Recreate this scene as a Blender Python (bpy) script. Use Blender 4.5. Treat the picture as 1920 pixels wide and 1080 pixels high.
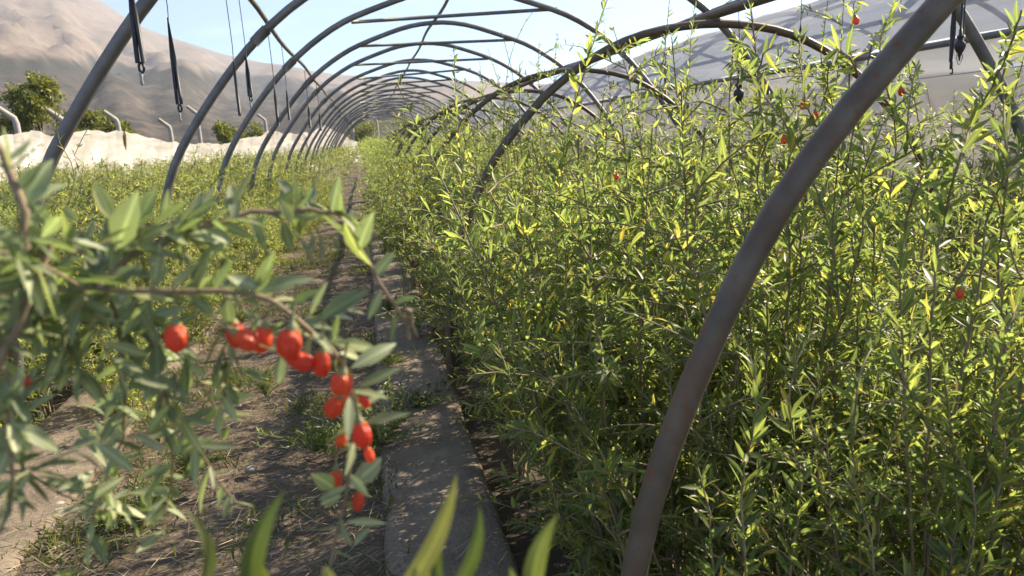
import bpy, math, random
import numpy as np
from mathutils import Vector, Matrix, noise

random.seed(7)
rng = np.random.default_rng(11)
R_ = math.radians
scene = bpy.context.scene
col = scene.collection
for _o in list(bpy.data.objects):
    bpy.data.objects.remove(_o)

# ------------------------------------------------------------------ camera
# +Y runs down the tunnel, +X is to the right, z = 0 is the top of the path.
EYE = Vector((0.0, 0.0, 1.05))
ROT = Matrix(((0.9815775, 0.09035957, -0.16834714),
              (-0.18253687, 0.18320306, -0.96597978),
              (-0.0564438, 0.97891357, 0.19632196)))
FPX = 1450.0
cam_d = bpy.data.cameras.new('camera')
cam = bpy.data.objects.new('camera', cam_d)
col.objects.link(cam)
cam_d.sensor_width = 36.0
cam_d.lens = 36.0 * FPX / 1920.0
cam_d.clip_start = 0.02
cam_d.clip_end = 20000
cam.matrix_world = Matrix.Translation(EYE) @ ROT.to_4x4()
cam_d.dof.use_dof = True
cam_d.dof.focus_distance = 2.0
cam_d.dof.aperture_fstop = 8.5
scene.camera = cam

# ------------------------------------------------------------------ sky, sun, exposure
SUN_EL, SUN_AZ = 36.0, 66.0            # azimuth measured from +Y towards +X
sx = math.cos(R_(SUN_EL)) * math.sin(R_(SUN_AZ))
sy = math.cos(R_(SUN_EL)) * math.cos(R_(SUN_AZ))
sz = math.sin(R_(SUN_EL))
world = bpy.data.worlds.new('World')
scene.world = world
world.use_nodes = True
wn = world.node_tree
for n in list(wn.nodes):
    wn.nodes.remove(n)
w_out = wn.nodes.new('ShaderNodeOutputWorld')
w_bg = wn.nodes.new('ShaderNodeBackground')
w_sky = wn.nodes.new('ShaderNodeTexSky')
w_sky.sky_type = 'NISHITA'
w_sky.sun_disc = False
w_sky.sun_elevation = R_(SUN_EL)
w_sky.sun_rotation = R_(SUN_AZ)
w_sky.altitude = 2500
w_sky.air_density = 1.0
w_sky.dust_density = 0.05
w_sky.ozone_density = 3.0
w_bg.inputs['Strength'].default_value = 0.085
# faint high cloud wisps, all round the sky
w_geo = wn.nodes.new('ShaderNodeTexCoord')
w_map = wn.nodes.new('ShaderNodeMapping')
w_map.inputs['Scale'].default_value = (2.0, 2.0, 16.0)
w_map.inputs['Location'].default_value = (0.35, 0.1, 0.2)
w_noise = wn.nodes.new('ShaderNodeTexNoise')
w_noise.inputs['Scale'].default_value = 1.6
w_noise.inputs['Detail'].default_value = 6
w_noise.inputs['Roughness'].default_value = 0.55
w_ramp = wn.nodes.new('ShaderNodeValToRGB')
w_ramp.color_ramp.elements[0].position = 0.56
w_ramp.color_ramp.elements[0].color = (0, 0, 0, 1)
w_ramp.color_ramp.elements[1].position = 0.78
w_ramp.color_ramp.elements[1].color = (0.32, 0.32, 0.32, 1)
w_mix = wn.nodes.new('ShaderNodeMix')
w_mix.data_type = 'RGBA'
w_mix.inputs['B'].default_value = (8.0, 8.2, 8.5, 1)
wn.links.new(w_geo.outputs['Generated'], w_map.inputs['Vector'])
wn.links.new(w_map.outputs['Vector'], w_noise.inputs['Vector'])
wn.links.new(w_noise.outputs['Fac'], w_ramp.inputs['Fac'])
wn.links.new(w_ramp.outputs['Color'], w_mix.inputs['Factor'])
wn.links.new(w_sky.outputs['Color'], w_mix.inputs['A'])
wn.links.new(w_mix.outputs['Result'], w_bg.inputs['Color'])
wn.links.new(w_bg.outputs['Background'], w_out.inputs['Surface'])

sun_d = bpy.data.lights.new('sun', 'SUN')
sun_d.energy = 5.0
sun_d.angle = R_(0.53)
sun_d.color = (1.0, 0.87, 0.66)
sun = bpy.data.objects.new('sun', sun_d)
col.objects.link(sun)
sun.location = (20, 12, 15)
sun.rotation_euler = Vector((sx, sy, sz)).to_track_quat('Z', 'Y').to_euler()

scene.view_settings.view_transform = 'Standard'
scene.view_settings.look = 'None'
scene.view_settings.exposure = 1.55
scene.view_settings.gamma = 1.0
scene.render.engine = 'CYCLES'
cy = scene.cycles
cy.max_bounces = 10
cy.diffuse_bounces = 6
cy.glossy_bounces = 2
cy.transmission_bounces = 6
cy.transparent_max_bounces = 10
cy.volume_bounces = 0
cy.use_denoising = True
cy.caustics_reflective = False
cy.caustics_refractive = False
cy.sample_clamp_indirect = 6.0


# ------------------------------------------------------------------ helpers
def at(px, py, Y):
    """Point of the place at depth Y down the tunnel, seen at that pixel of the 1920x1080 photograph."""
    v = ROT @ Vector((px - 960.0, 540.0 - py, -FPX))
    return EYE + v * (Y / v.y)


def tag(o, label=None, cat=None, group=None, kind=None):
    if label: o['label'] = label
    if cat: o['category'] = cat
    if group: o['group'] = group
    if kind: o['kind'] = kind
    return o


def empty(name, loc):
    o = bpy.data.objects.new(name, None)
    col.objects.link(o)
    o.location = loc
    o.empty_display_size = 0.1
    return o


def link(name, mesh, parent=None, world_origin=True):
    """Link a mesh whose vertices are in world space (parent has translation only)."""
    o = bpy.data.objects.new(name, mesh)
    col.objects.link(o)
    if parent is not None:
        o.parent = parent
        if world_origin:
            o.location = -Vector(parent_world(parent))
    return o


def parent_world(p):
    v = Vector(p.location)
    while p.parent:
        p = p.parent
        v = v + p.location
    return v


def mesh_np(name, V, loops, totals, mat, smooth=True):
    me = bpy.data.meshes.new(name)
    V = np.asarray(V, np.float32)
    loops = np.asarray(loops, np.int32)
    totals = np.asarray(totals, np.int32)
    me.vertices.add(len(V))
    me.vertices.foreach_set('co', V.ravel())
    me.loops.add(len(loops))
    me.loops.foreach_set('vertex_index', loops)
    me.polygons.add(len(totals))
    starts = np.concatenate(([0], np.cumsum(totals)[:-1])).astype(np.int32)
    me.polygons.foreach_set('loop_start', starts)
    if smooth:
        me.polygons.foreach_set('use_smooth', np.ones(len(totals), bool))
    me.update(calc_edges=True)
    me.validate()
    if mat: me.materials.append(mat)
    return me


class MB:
    def __init__(self):
        self.V, self.L, self.T, self.n = [], [], [], 0

    def add(self, V, faces):
        V = np.asarray(V, float)
        for f in faces:
            self.L.extend([i + self.n for i in f])
            self.T.append(len(f))
        self.V.append(V)
        self.n += len(V)

    def tube(self, pts, r, k=6, cap=True):
        P = np.asarray(pts, float)
        n = len(P)
        r = np.full(n, r) if np.isscalar(r) else np.asarray(r, float)
        t = np.gradient(P, axis=0)
        t /= np.linalg.norm(t, axis=1)[:, None] + 1e-12
        ref = np.array([0.0, 1.0, 0.0]) if np.abs(t[:, 1]).mean() < 0.7 else np.array([1.0, 0.0, 0.0])
        a = np.cross(t, ref); a /= np.linalg.norm(a, axis=1)[:, None] + 1e-12
        b = np.cross(t, a)
        ang = np.arange(k) * 2 * math.pi / k
        V = P[:, None, :] + r[:, None, None] * (np.cos(ang)[None, :, None] * a[:, None, :] + np.sin(ang)[None, :, None] * b[:, None, :])
        V = V.reshape(-1, 3)
        F = []
        for i in range(n - 1):
            for j in range(k):
                j2 = (j + 1) % k
                F.append((i * k + j, i * k + j2, (i + 1) * k + j2, (i + 1) * k + j))
        if cap:
            F.append(tuple(range(k)))
            F.append(tuple((n - 1) * k + j for j in reversed(range(k))))
        self.add(V, F)

    def box(self, lo, hi):
        x0, y0, z0 = lo; x1, y1, z1 = hi
        V = [(x0, y0, z0), (x1, y0, z0), (x1, y1, z0), (x0, y1, z0), (x0, y0, z1), (x1, y0, z1), (x1, y1, z1), (x0, y1, z1)]
        self.add(V, [(0, 3, 2, 1), (4, 5, 6, 7), (0, 1, 5, 4), (1, 2, 6, 5), (2, 3, 7, 6), (3, 0, 4, 7)])

    def lathe(self, c, prof, k=10):
        c = np.asarray(c, float)
        V, F = [], []
        for (r, z) in prof:
            for j in range(k):
                a = 2 * math.pi * j / k
                V.append(c + (r * math.cos(a), r * math.sin(a), z))
        for i in range(len(prof) - 1):
            for j in range(k):
                j2 = (j + 1) % k
                F.append((i * k + j, i * k + j2, (i + 1) * k + j2, (i + 1) * k + j))
        F.append(tuple(reversed(range(k))))
        F.append(tuple((len(prof) - 1) * k + j for j in range(k)))
        self.add(V, F)

    def grid(self, P):
        """P: (n, m, 3) array -> sheet."""
        n, m = P.shape[:2]
        i, j = np.meshgrid(np.arange(n - 1), np.arange(m - 1), indexing='ij')
        a = (i * m + j).ravel() + self.n
        q = np.stack([a, a + m, a + m + 1, a + 1], 1)
        self.V.append(P.reshape(-1, 3))
        self.L.extend(q.ravel().tolist())
        self.T.extend([4] * len(q))
        self.n += n * m

    def build(self, name, mat, smooth=True):
        return mesh_np(name, np.concatenate(self.V), self.L, self.T, mat, smooth)


def part(name, mb, mat, parent, smooth=True):
    return link(name, mb.build(name, mat, smooth), parent)


# ------------------------------------------------------------------ materials
def new_mat(name):
    m = bpy.data.materials.new(name)
    m.use_nodes = True
    nt = m.node_tree
    for n in list(nt.nodes): nt.nodes.remove(n)
    out = nt.nodes.new('ShaderNodeOutputMaterial')
    return m, nt, out


def N(nt, typ, **kw):
    n = nt.nodes.new(typ)
    for k, v in kw.items():
        if k in n.inputs: n.inputs[k].default_value = v
        else: setattr(n, k, v)
    return n


def ramp(nt, stops):
    n = nt.nodes.new('ShaderNodeValToRGB')
    cr = n.color_ramp
    while len(cr.elements) > 1: cr.elements.remove(cr.elements[-1])
    for i, (p, c) in enumerate(stops):
        e = cr.elements[0] if i == 0 else cr.elements.new(p)
        e.position = p
        e.color = (*c, 1) if len(c) == 3 else c
    return n


def leaf_mat(name, stops, trans=0.45, tmul=(2.2, 2.2, 1.0), rough=0.42):
    m, nt, out = new_mat(name)
    L = nt.links
    g = N(nt, 'ShaderNodeNewGeometry'); oi = N(nt, 'ShaderNodeObjectInfo')
    ad = N(nt, 'ShaderNodeMath', operation='ADD'); fr = N(nt, 'ShaderNodeMath', operation='FRACT')
    L.new(g.outputs['Random Per Island'], ad.inputs[0]); L.new(oi.outputs['Random'], ad.inputs[1]); L.new(ad.outputs[0], fr.inputs[0])
    rp = ramp(nt, stops); L.new(fr.outputs[0], rp.inputs['Fac'])
    tc = N(nt, 'ShaderNodeTexCoord')
    ns = N(nt, 'ShaderNodeTexNoise', Scale=60.0, Detail=2.0); L.new(tc.outputs['Object'], ns.inputs['Vector'])
    mr = N(nt, 'ShaderNodeMapRange'); mr.inputs['To Min'].default_value = 0.75; mr.inputs['To Max'].default_value = 1.25
    L.new(ns.outputs['Fac'], mr.inputs['Value'])
    vm = N(nt, 'ShaderNodeVectorMath', operation='SCALE'); L.new(rp.outputs['Color'], vm.inputs[0]); L.new(mr.outputs['Result'], vm.inputs['Scale'])
    lx = N(nt, 'ShaderNodeAttribute', attribute_name='across')
    ab = N(nt, 'ShaderNodeMath', operation='ABSOLUTE'); L.new(lx.outputs['Fac'], ab.inputs[0])
    rib = N(nt, 'ShaderNodeMapRange'); rib.inputs['From Min'].default_value = 0.03; rib.inputs['From Max'].default_value = 0.22; rib.inputs['To Min'].default_value = 1.7; rib.inputs['To Max'].default_value = 1.0
    L.new(ab.outputs[0], rib.inputs['Value'])
    tint = N(nt, 'ShaderNodeMapRange'); tint.inputs['To Min'].default_value = 0.78; tint.inputs['To Max'].default_value = 1.2
    sq = N(nt, 'ShaderNodeMath', operation='MULTIPLY'); sq.inputs[1].default_value = 7.31; fr2 = N(nt, 'ShaderNodeMath', operation='FRACT')
    L.new(oi.outputs['Random'], sq.inputs[0]); L.new(sq.outputs[0], fr2.inputs[0]); L.new(fr2.outputs[0], tint.inputs['Value'])
    vmt = N(nt, 'ShaderNodeVectorMath', operation='SCALE'); L.new(vm.outputs[0], vmt.inputs[0]); L.new(tint.outputs['Result'], vmt.inputs['Scale'])
    vm0 = vmt
    vm = N(nt, 'ShaderNodeVectorMath', operation='SCALE'); L.new(vm0.outputs[0], vm.inputs[0]); L.new(rib.outputs['Result'], vm.inputs['Scale'])
    # paler underside
    mxu = N(nt, 'ShaderNodeMix', data_type='RGBA'); mxu.inputs['B'].default_value = (0.15, 0.19, 0.09, 1)
    mu = N(nt, 'ShaderNodeMath', operation='MULTIPLY'); mu.inputs[1].default_value = 0.5
    L.new(g.outputs['Backfacing'], mu.inputs[0]); L.new(mu.outputs[0], mxu.inputs['Factor']); L.new(vm.outputs[0], mxu.inputs['A'])
    p = N(nt, 'ShaderNodeBsdfPrincipled', Roughness=rough); p.inputs['Specular IOR Level'].default_value = 0.45
    L.new(mxu.outputs['Result'], p.inputs['Base Color'])
    tm = N(nt, 'ShaderNodeVectorMath', operation='MULTIPLY'); tm.inputs[1].default_value = tmul
    L.new(vm.outputs[0], tm.inputs[0])
    tr = N(nt, 'ShaderNodeBsdfTranslucent'); L.new(tm.outputs[0], tr.inputs['Color'])
    mx = N(nt, 'ShaderNodeMixShader'); mx.inputs[0].default_value = trans
    L.new(p.outputs[0], mx.inputs[1]); L.new(tr.outputs[0], mx.inputs[2]); L.new(mx.outputs[0], out.inputs['Surface'])
    return m


def noise_mat(name, stops, scale=5.0, detail=8.0, rough=0.8, bump=0.0, bscale=None, metallic=0.0, coord='Object', stretch=None, spec=0.5, nrough=0.6, bdist=0.02):
    m, nt, out = new_mat(name)
    L = nt.links
    tc = N(nt, 'ShaderNodeTexCoord'); mp = N(nt, 'ShaderNodeMapping')
    if stretch: mp.inputs['Scale'].default_value = stretch
    L.new(tc.outputs[coord], mp.inputs['Vector'])
    ns = N(nt, 'ShaderNodeTexNoise', Scale=scale, Detail=detail, Roughness=nrough); L.new(mp.outputs[0], ns.inputs['Vector'])
    rp = ramp(nt, stops); L.new(ns.outputs['Fac'], rp.inputs['Fac'])
    p = N(nt, 'ShaderNodeBsdfPrincipled', Roughness=rough, Metallic=metallic); p.inputs['Specular IOR Level'].default_value = spec
    L.new(rp.outputs['Color'], p.inputs['Base Color'])
    if bump:
        n2 = N(nt, 'ShaderNodeTexNoise', Scale=bscale or scale * 4, Detail=6.0); L.new(mp.outputs[0], n2.inputs['Vector'])
        b = N(nt, 'ShaderNodeBump', Strength=bump, Distance=bdist); L.new(n2.outputs['Fac'], b.inputs['Height']); L.new(b.outputs[0], p.inputs['Normal'])
    L.new(p.outputs[0], out.inputs['Surface'])
    return m


GREENS_R = [(0.0, (0.080, 0.108, 0.040)), (0.30, (0.105, 0.138, 0.048)), (0.60, (0.136, 0.168, 0.054)), (0.85, (0.182, 0.206, 0.060)), (0.97, (0.24, 0.240, 0.062)), (1.0, (0.34, 0.26, 0.055))]
GREENS_L = [(0.0, (0.125, 0.158, 0.066)), (0.5, (0.165, 0.200, 0.082)), (0.85, (0.215, 0.240, 0.092)), (1.0, (0.28, 0.265, 0.095))]
GREY_G = [(0.0, (0.150, 0.178, 0.092)), (0.4, (0.215, 0.245, 0.138)), (0.75, (0.285, 0.308, 0.182)), (0.95, (0.31, 0.325, 0.15)), (1.0, (0.32, 0.315, 0.12))]
M_leaf = leaf_mat('goji_leaf', GREENS_R, trans=0.53, tmul=(2.7, 2.7, 1.8))
M_leaf_left = leaf_mat('goji_leaf_pale', GREENS_L, trans=0.5, tmul=(2.6, 2.5, 1.2))
M_leaf_near = leaf_mat('goji_leaf_greygreen', GREY_G, trans=0.3, tmul=(1.7, 2.0, 1.0), rough=0.5)
M_leaf_tree = leaf_mat('tree_leaf', [(0.0, (0.075, 0.095, 0.022)), (0.5, (0.13, 0.145, 0.03)), (1.0, (0.21, 0.20, 0.04))], trans=0.35)
M_weed = leaf_mat('weed_leaf', [(0.0, (0.06, 0.09, 0.02)), (0.6, (0.10, 0.13, 0.03)), (1.0, (0.17, 0.17, 0.05))], trans=0.35)
M_straw = leaf_mat('dry_straw', [(0.0, (0.16, 0.12, 0.075)), (0.5, (0.28, 0.22, 0.14)), (1.0, (0.42, 0.35, 0.23))], trans=0.15, tmul=(1, 1, 1), rough=0.6)
M_stem = noise_mat('goji_bark', [(0.3, (0.15, 0.107, 0.062)), (0.7, (0.31, 0.24, 0.150))], scale=30, rough=0.75)
M_stem_green = noise_mat('goji_green_stem', [(0.3, (0.16, 0.18, 0.07)), (0.7, (0.26, 0.26, 0.12))], scale=30, rough=0.6)
M_bark = noise_mat('tree_bark', [(0.3, (0.10, 0.075, 0.055)), (0.7, (0.22, 0.17, 0.13))], scale=8, rough=0.9)
M_steel = noise_mat('weathered_grey_steel', [(0.25, (0.12, 0.115, 0.108)), (0.55, (0.20, 0.19, 0.18)), (0.75, (0.28, 0.265, 0.25))], scale=9, rough=0.5, metallic=0.35, bump=0.15, bscale=60, bdist=0.003)
M_black = noise_mat('black_plastic', [(0.3, (0.018, 0.018, 0.02)), (0.7, (0.04, 0.04, 0.042))], scale=20, rough=0.5)
M_grey_plastic = noise_mat('grey_plastic', [(0.3, (0.25, 0.25, 0.25)), (0.7, (0.4, 0.4, 0.4))], scale=20, rough=0.4)
M_conc = noise_mat('rough_concrete', [(0.25, (0.095, 0.071, 0.050)), (0.5, (0.172, 0.135, 0.098)), (0.75, (0.25, 0.202, 0.15))], scale=7, detail=12, rough=0.92, bump=0.7, bscale=70, bdist=0.01, nrough=0.7)
M_post = noise_mat('pale_concrete', [(0.3, (0.30, 0.275, 0.24)), (0.7, (0.42, 0.39, 0.35))], scale=6, rough=0.9)
M_soil = noise_mat('path_soil', [(0.25, (0.065, 0.046, 0.030)), (0.5, (0.115, 0.083, 0.055)), (0.75, (0.19, 0.145, 0.098))], scale=6, detail=12, rough=0.95, bump=0.8, bscale=45, bdist=0.02, nrough=0.7)
M_ground = noise_mat('dark_bed_soil', [(0.25, (0.05, 0.038, 0.028)), (0.5, (0.085, 0.066, 0.048)), (0.8, (0.15, 0.12, 0.085))], scale=1.5, detail=12, rough=0.95, bump=0.6, bscale=30, nrough=0.7)
M_stone = noise_mat('pebble', [(0.3, (0.2, 0.18, 0.15)), (0.7, (0.4, 0.37, 0.32))], scale=20, rough=0.9)
M_net = None


def rusty_steel(name):
    m, nt, out = new_mat(name); L = nt.links
    tc = N(nt, 'ShaderNodeTexCoord')
    n1 = N(nt, 'ShaderNodeTexNoise', Scale=22.0, Detail=6.0); L.new(tc.outputs['Object'], n1.inputs['Vector'])
    base = ramp(nt, [(0.3, (0.085, 0.067, 0.047)), (0.7, (0.145, 0.117, 0.084))]); L.new(n1.outputs['Fac'], base.inputs['Fac'])
    n2 = N(nt, 'ShaderNodeTexNoise', Scale=6.0, Detail=7.0, Roughness=0.65); L.new(tc.outputs['Object'], n2.inputs['Vector'])
    f0 = ramp(nt, [(0.50, (0, 0, 0)), (0.70, (0.7, 0.7, 0.7))]); L.new(n2.outputs['Fac'], f0.inputs['Fac'])
    n4 = N(nt, 'ShaderNodeTexNoise', Scale=45.0, Detail=8.0, Roughness=0.7); L.new(tc.outputs['Object'], n4.inputs['Vector'])
    f4 = ramp(nt, [(0.57, (0, 0, 0)), (0.62, (1, 1, 1))]); L.new(n4.outputs['Fac'], f4.inputs['Fac'])
    f = N(nt, 'ShaderNodeMix', data_type='RGBA', blend_type='LIGHTEN'); f.inputs['Factor'].default_value = 1.0
    L.new(f0.outputs['Color'], f.inputs['A']); L.new(f4.outputs['Color'], f.inputs['B'])
    mx = N(nt, 'ShaderNodeMix', data_type='RGBA'); mx.inputs['B'].default_value = (0.15, 0.065, 0.032, 1)
    L.new(f.outputs['Result'], mx.inputs['Factor']); L.new(base.outputs['Color'], mx.inputs['A'])
    p = N(nt, 'ShaderNodeBsdfPrincipled', Roughness=0.5, Metallic=0.2); L.new(mx.outputs['Result'], p.inputs['Base Color'])
    b = N(nt, 'ShaderNodeBump', Strength=0.25, Distance=0.002); L.new(n1.outputs['Fac'], b.inputs['Height']); L.new(b.outputs[0], p.inputs['Normal'])
    L.new(p.outputs[0], out.inputs['Surface'])
    return m


M_rusty = rusty_steel('rust_flecked_steel')


def film_mat(name, colour, transp, transl, wr=0.25):
    m, nt, out = new_mat(name); L = nt.links
    tc = N(nt, 'ShaderNodeTexCoord'); mp = N(nt, 'ShaderNodeMapping'); mp.inputs['Scale'].default_value = (1.6, 0.22, 1.6)
    L.new(tc.outputs['Object'], mp.inputs['Vector'])
    n1 = N(nt, 'ShaderNodeTexNoise', Scale=4.0, Detail=5.0); L.new(mp.outputs[0], n1.inputs['Vector'])
    b = N(nt, 'ShaderNodeBump', Strength=wr, Distance=0.05); L.new(n1.outputs['Fac'], b.inputs['Height'])
    rp = ramp(nt, [(0.3, tuple(c * 0.80 for c in colour)), (0.5, tuple(c * 0.94 for c in colour)), (0.68, colour)]); L.new(n1.outputs['Fac'], rp.inputs['Fac'])
    p = N(nt, 'ShaderNodeBsdfPrincipled', Roughness=0.35); L.new(rp.outputs['Color'], p.inputs['Base Color']); L.new(b.outputs[0], p.inputs['Normal'])
    t = N(nt, 'ShaderNodeBsdfTranslucent'); L.new(rp.outputs['Color'], t.inputs['Color']); L.new(b.outputs[0], t.inputs['Normal'])
    m1 = N(nt, 'ShaderNodeMixShader'); m1.inputs[0].default_value = transl; L.new(p.outputs[0], m1.inputs[1]); L.new(t.outputs[0], m1.inputs[2])
    tp = N(nt, 'ShaderNodeBsdfTransparent')
    m2 = N(nt, 'ShaderNodeMixShader'); m2.inputs[0].default_value = transp; L.new(m1.outputs[0], m2.inputs[1]); L.new(tp.outputs[0], m2.inputs[2])
    L.new(m2.outputs[0], out.inputs['Surface'])
    return m


M_roof_film = film_mat('greenhouse_roof_film', (0.68, 0.67, 0.665), 0.22, 0.5, wr=0.7)
M_side_film = film_mat('greenhouse_side_film', (0.84, 0.76, 0.64), 0.22, 0.6)
M_net = film_mat('white_fleece', (0.66, 0.62, 0.56), 0.03, 0.4, wr=0.7)


def berry_mat():
    m, nt, out = new_mat('goji_berry_skin'); L = nt.links
    oi = N(nt, 'ShaderNodeObjectInfo')
    rp = ramp(nt, [(0.0, (0.72, 0.075, 0.032)), (0.6, (0.82, 0.115, 0.045)), (1.0, (0.88, 0.17, 0.055))]); L.new(oi.outputs['Random'], rp.inputs['Fac'])
    tc = N(nt, 'ShaderNodeTexCoord'); ns = N(nt, 'ShaderNodeTexNoise', Scale=2.6, Detail=4.0); L.new(tc.outputs['Object'], ns.inputs['Vector'])
    sp = N(nt, 'ShaderNodeSeparateXYZ'); L.new(tc.outputs['Object'], sp.inputs[0])
    nk = N(nt, 'ShaderNodeMapRange'); nk.inputs['From Min'].default_value = -0.28; nk.inputs['From Max'].default_value = 0.02; nk.inputs['To Max'].default_value = 0.75
    L.new(sp.outputs['Z'], nk.inputs['Value'])
    mxr = N(nt, 'ShaderNodeMix', data_type='RGBA'); mxr.inputs['B'].default_value = (0.80, 0.26, 0.05, 1)
    mm = N(nt, 'ShaderNodeMath', operation='MULTIPLY'); L.new(nk.outputs['Result'], mm.inputs[0]); L.new(ns.outputs['Fac'], mm.inputs[1]); L.new(mm.outputs[0], mxr.inputs['Factor']); L.new(rp.outputs['Color'], mxr.inputs['A'])
    p = N(nt, 'ShaderNodeBsdfPrincipled', Roughness=0.3); L.new(mxr.outputs['Result'], p.inputs['Base Color'])
    bp = N(nt, 'ShaderNodeBump', Strength=0.35, Distance=0.06); L.new(ns.outputs['Fac'], bp.inputs['Height']); L.new(bp.outputs[0], p.inputs['Normal'])
    t = N(nt, 'ShaderNodeBsdfTranslucent'); L.new(mxr.outputs['Result'], t.inputs['Color'])
    mx = N(nt, 'ShaderNodeMixShader'); mx.inputs[0].default_value = 0.4
    L.new(p.outputs[0], mx.inputs[1]); L.new(t.outputs[0], mx.inputs[2]); L.new(mx.outputs[0], out.inputs['Surface'])
    return m


M_berry = berry_mat()


def mountain_mat():
    m, nt, out = new_mat('dry_mountainside'); L = nt.links
    tc = N(nt, 'ShaderNodeTexCoord')
    n2 = N(nt, 'ShaderNodeTexNoise', Scale=0.03, Detail=10.0, Roughness=0.8); L.new(tc.outputs['Object'], n2.inputs['Vector'])
    tan = ramp(nt, [(0.34, (0.130, 0.100, 0.080)), (0.5, (0.215, 0.168, 0.135)), (0.66, (0.28, 0.225, 0.18))]); L.new(n2.outputs['Fac'], tan.inputs['Fac'])
    scr = ramp(nt, [(0.36, (0.030, 0.030, 0.024)), (0.48, (0.060, 0.052, 0.042)), (0.58, (0.12, 0.095, 0.072)), (0.72, (0.24, 0.19, 0.145))]); L.new(n2.outputs['Fac'], scr.inputs['Fac'])
    a1 = N(nt, 'ShaderNodeAttribute', attribute_name='scrub'); a2 = N(nt, 'ShaderNodeAttribute', attribute_name='treeline')
    mx = N(nt, 'ShaderNodeMix', data_type='RGBA'); L.new(a1.outputs['Fac'], mx.inputs['Factor']); L.new(tan.outputs['Color'], mx.inputs['A']); L.new(scr.outputs['Color'], mx.inputs['B'])
    n3 = N(nt, 'ShaderNodeTexNoise', Scale=0.03, Detail=5.0); L.new(tc.outputs['Object'], n3.inputs['Vector'])
    r3 = ramp(nt, [(0.38, (0.1, 0.1, 0.1)), (0.55, (0.95, 0.95, 0.95))]); L.new(n3.outputs['Fac'], r3.inputs['Fac'])
    bm = N(nt, 'ShaderNodeMath', operation='MULTIPLY'); L.new(a2.outputs['Fac'], bm.inputs[0]); L.new(r3.outputs['Color'], bm.inputs[1])
    mx2 = N(nt, 'ShaderNodeMix', data_type='RGBA'); mx2.inputs['B'].default_value = (0.04, 0.042, 0.032, 1)
    L.new(bm.outputs[0], mx2.inputs['Factor']); L.new(mx.outputs['Result'], mx2.inputs['A'])
    p = N(nt, 'ShaderNodeBsdfPrincipled', Roughness=0.95); p.inputs['Specular IOR Level'].default_value = 0.1
    L.new(mx2.outputs['Result'], p.inputs['Base Color'])
    b = N(nt, 'ShaderNodeBump', Strength=0.5, Distance=12.0); L.new(n2.outputs['Fac'], b.inputs['Height']); L.new(b.outputs[0], p.inputs['Normal'])
    L.new(p.outputs[0], out.inputs['Surface'])
    return m


M_mount = mountain_mat()

# ================================================================== SETTING
BED = -0.16
# ground sheet
gb = MB()
gs = np.array([-2800, -600, -80, -20, -6, 0, 6, 20, 80, 600, 2800], float)
gx, gy = np.meshgrid(gs, gs, indexing='ij')
gb.grid(np.stack([gx, gy, np.full_like(gx, BED)], 2)[:, ::-1])
ground = tag(part('ground', gb, M_ground, None), kind='structure')

# soil of the path between the two kerbs
nx, ny = 26, 420
xs = np.linspace(-1.03, -0.03, nx); ys = -0.6 + 46.0 * np.linspace(0, 1, ny) ** 1.8
P = np.zeros((nx, ny, 3))
for i, x in enumerate(xs):
    for j, y in enumerate(ys):
        z = 0.03 * noise.fractal(Vector((x * 4, y * 4, 0.3)), 0.8, 2.0, 4) - 0.015
        P[i, j] = (x, y, z)
pb = MB(); pb.grid(P[:, ::-1]); tag(part('path_soil', pb, M_soil, None), kind='structure')


def kerb(name, x0, x1, seed):
    kb = MB()
    ys = -0.7 + 46.5 * np.linspace(0, 1, 400) ** 1.7
    prof = []
    for f, z in [(0, BED - .03), (0, -.02), (0.02, .010), (.06, .022), (.2, .024), (.35, .022), (.5, .024), (.65, .023), (.8, .024), (.94, .020), (.985, .008), (1, -.03), (1, BED - .03)]:
        prof.append((f, z))
    Q = np.zeros((len(prof), len(ys), 3))
    for i, (f, z) in enumerate(prof):
        for j, y in enumerate(ys):
            edge = 0.010 * noise.fractal(Vector((f * 3 + seed, y * 3.5, seed)), 0.7, 2.0, 4)
            zz = 0.010 * noise.fractal(Vector((f * 2, y * 5, seed + 4)), 0.6, 2.0, 4)
            Q[i, j] = (x0 + (x1 - x0) * f + edge * (1 if f > .5 else -1), y, z + zz)
    kb.grid(Q[:, ::-1])
    return tag(part(name, kb, M_conc, None), kind='structure')


kerb('concrete_kerb', -0.05, 0.275, 2.0)
kerb('concrete_kerb', -1.40, -1.00, 7.0)

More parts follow.
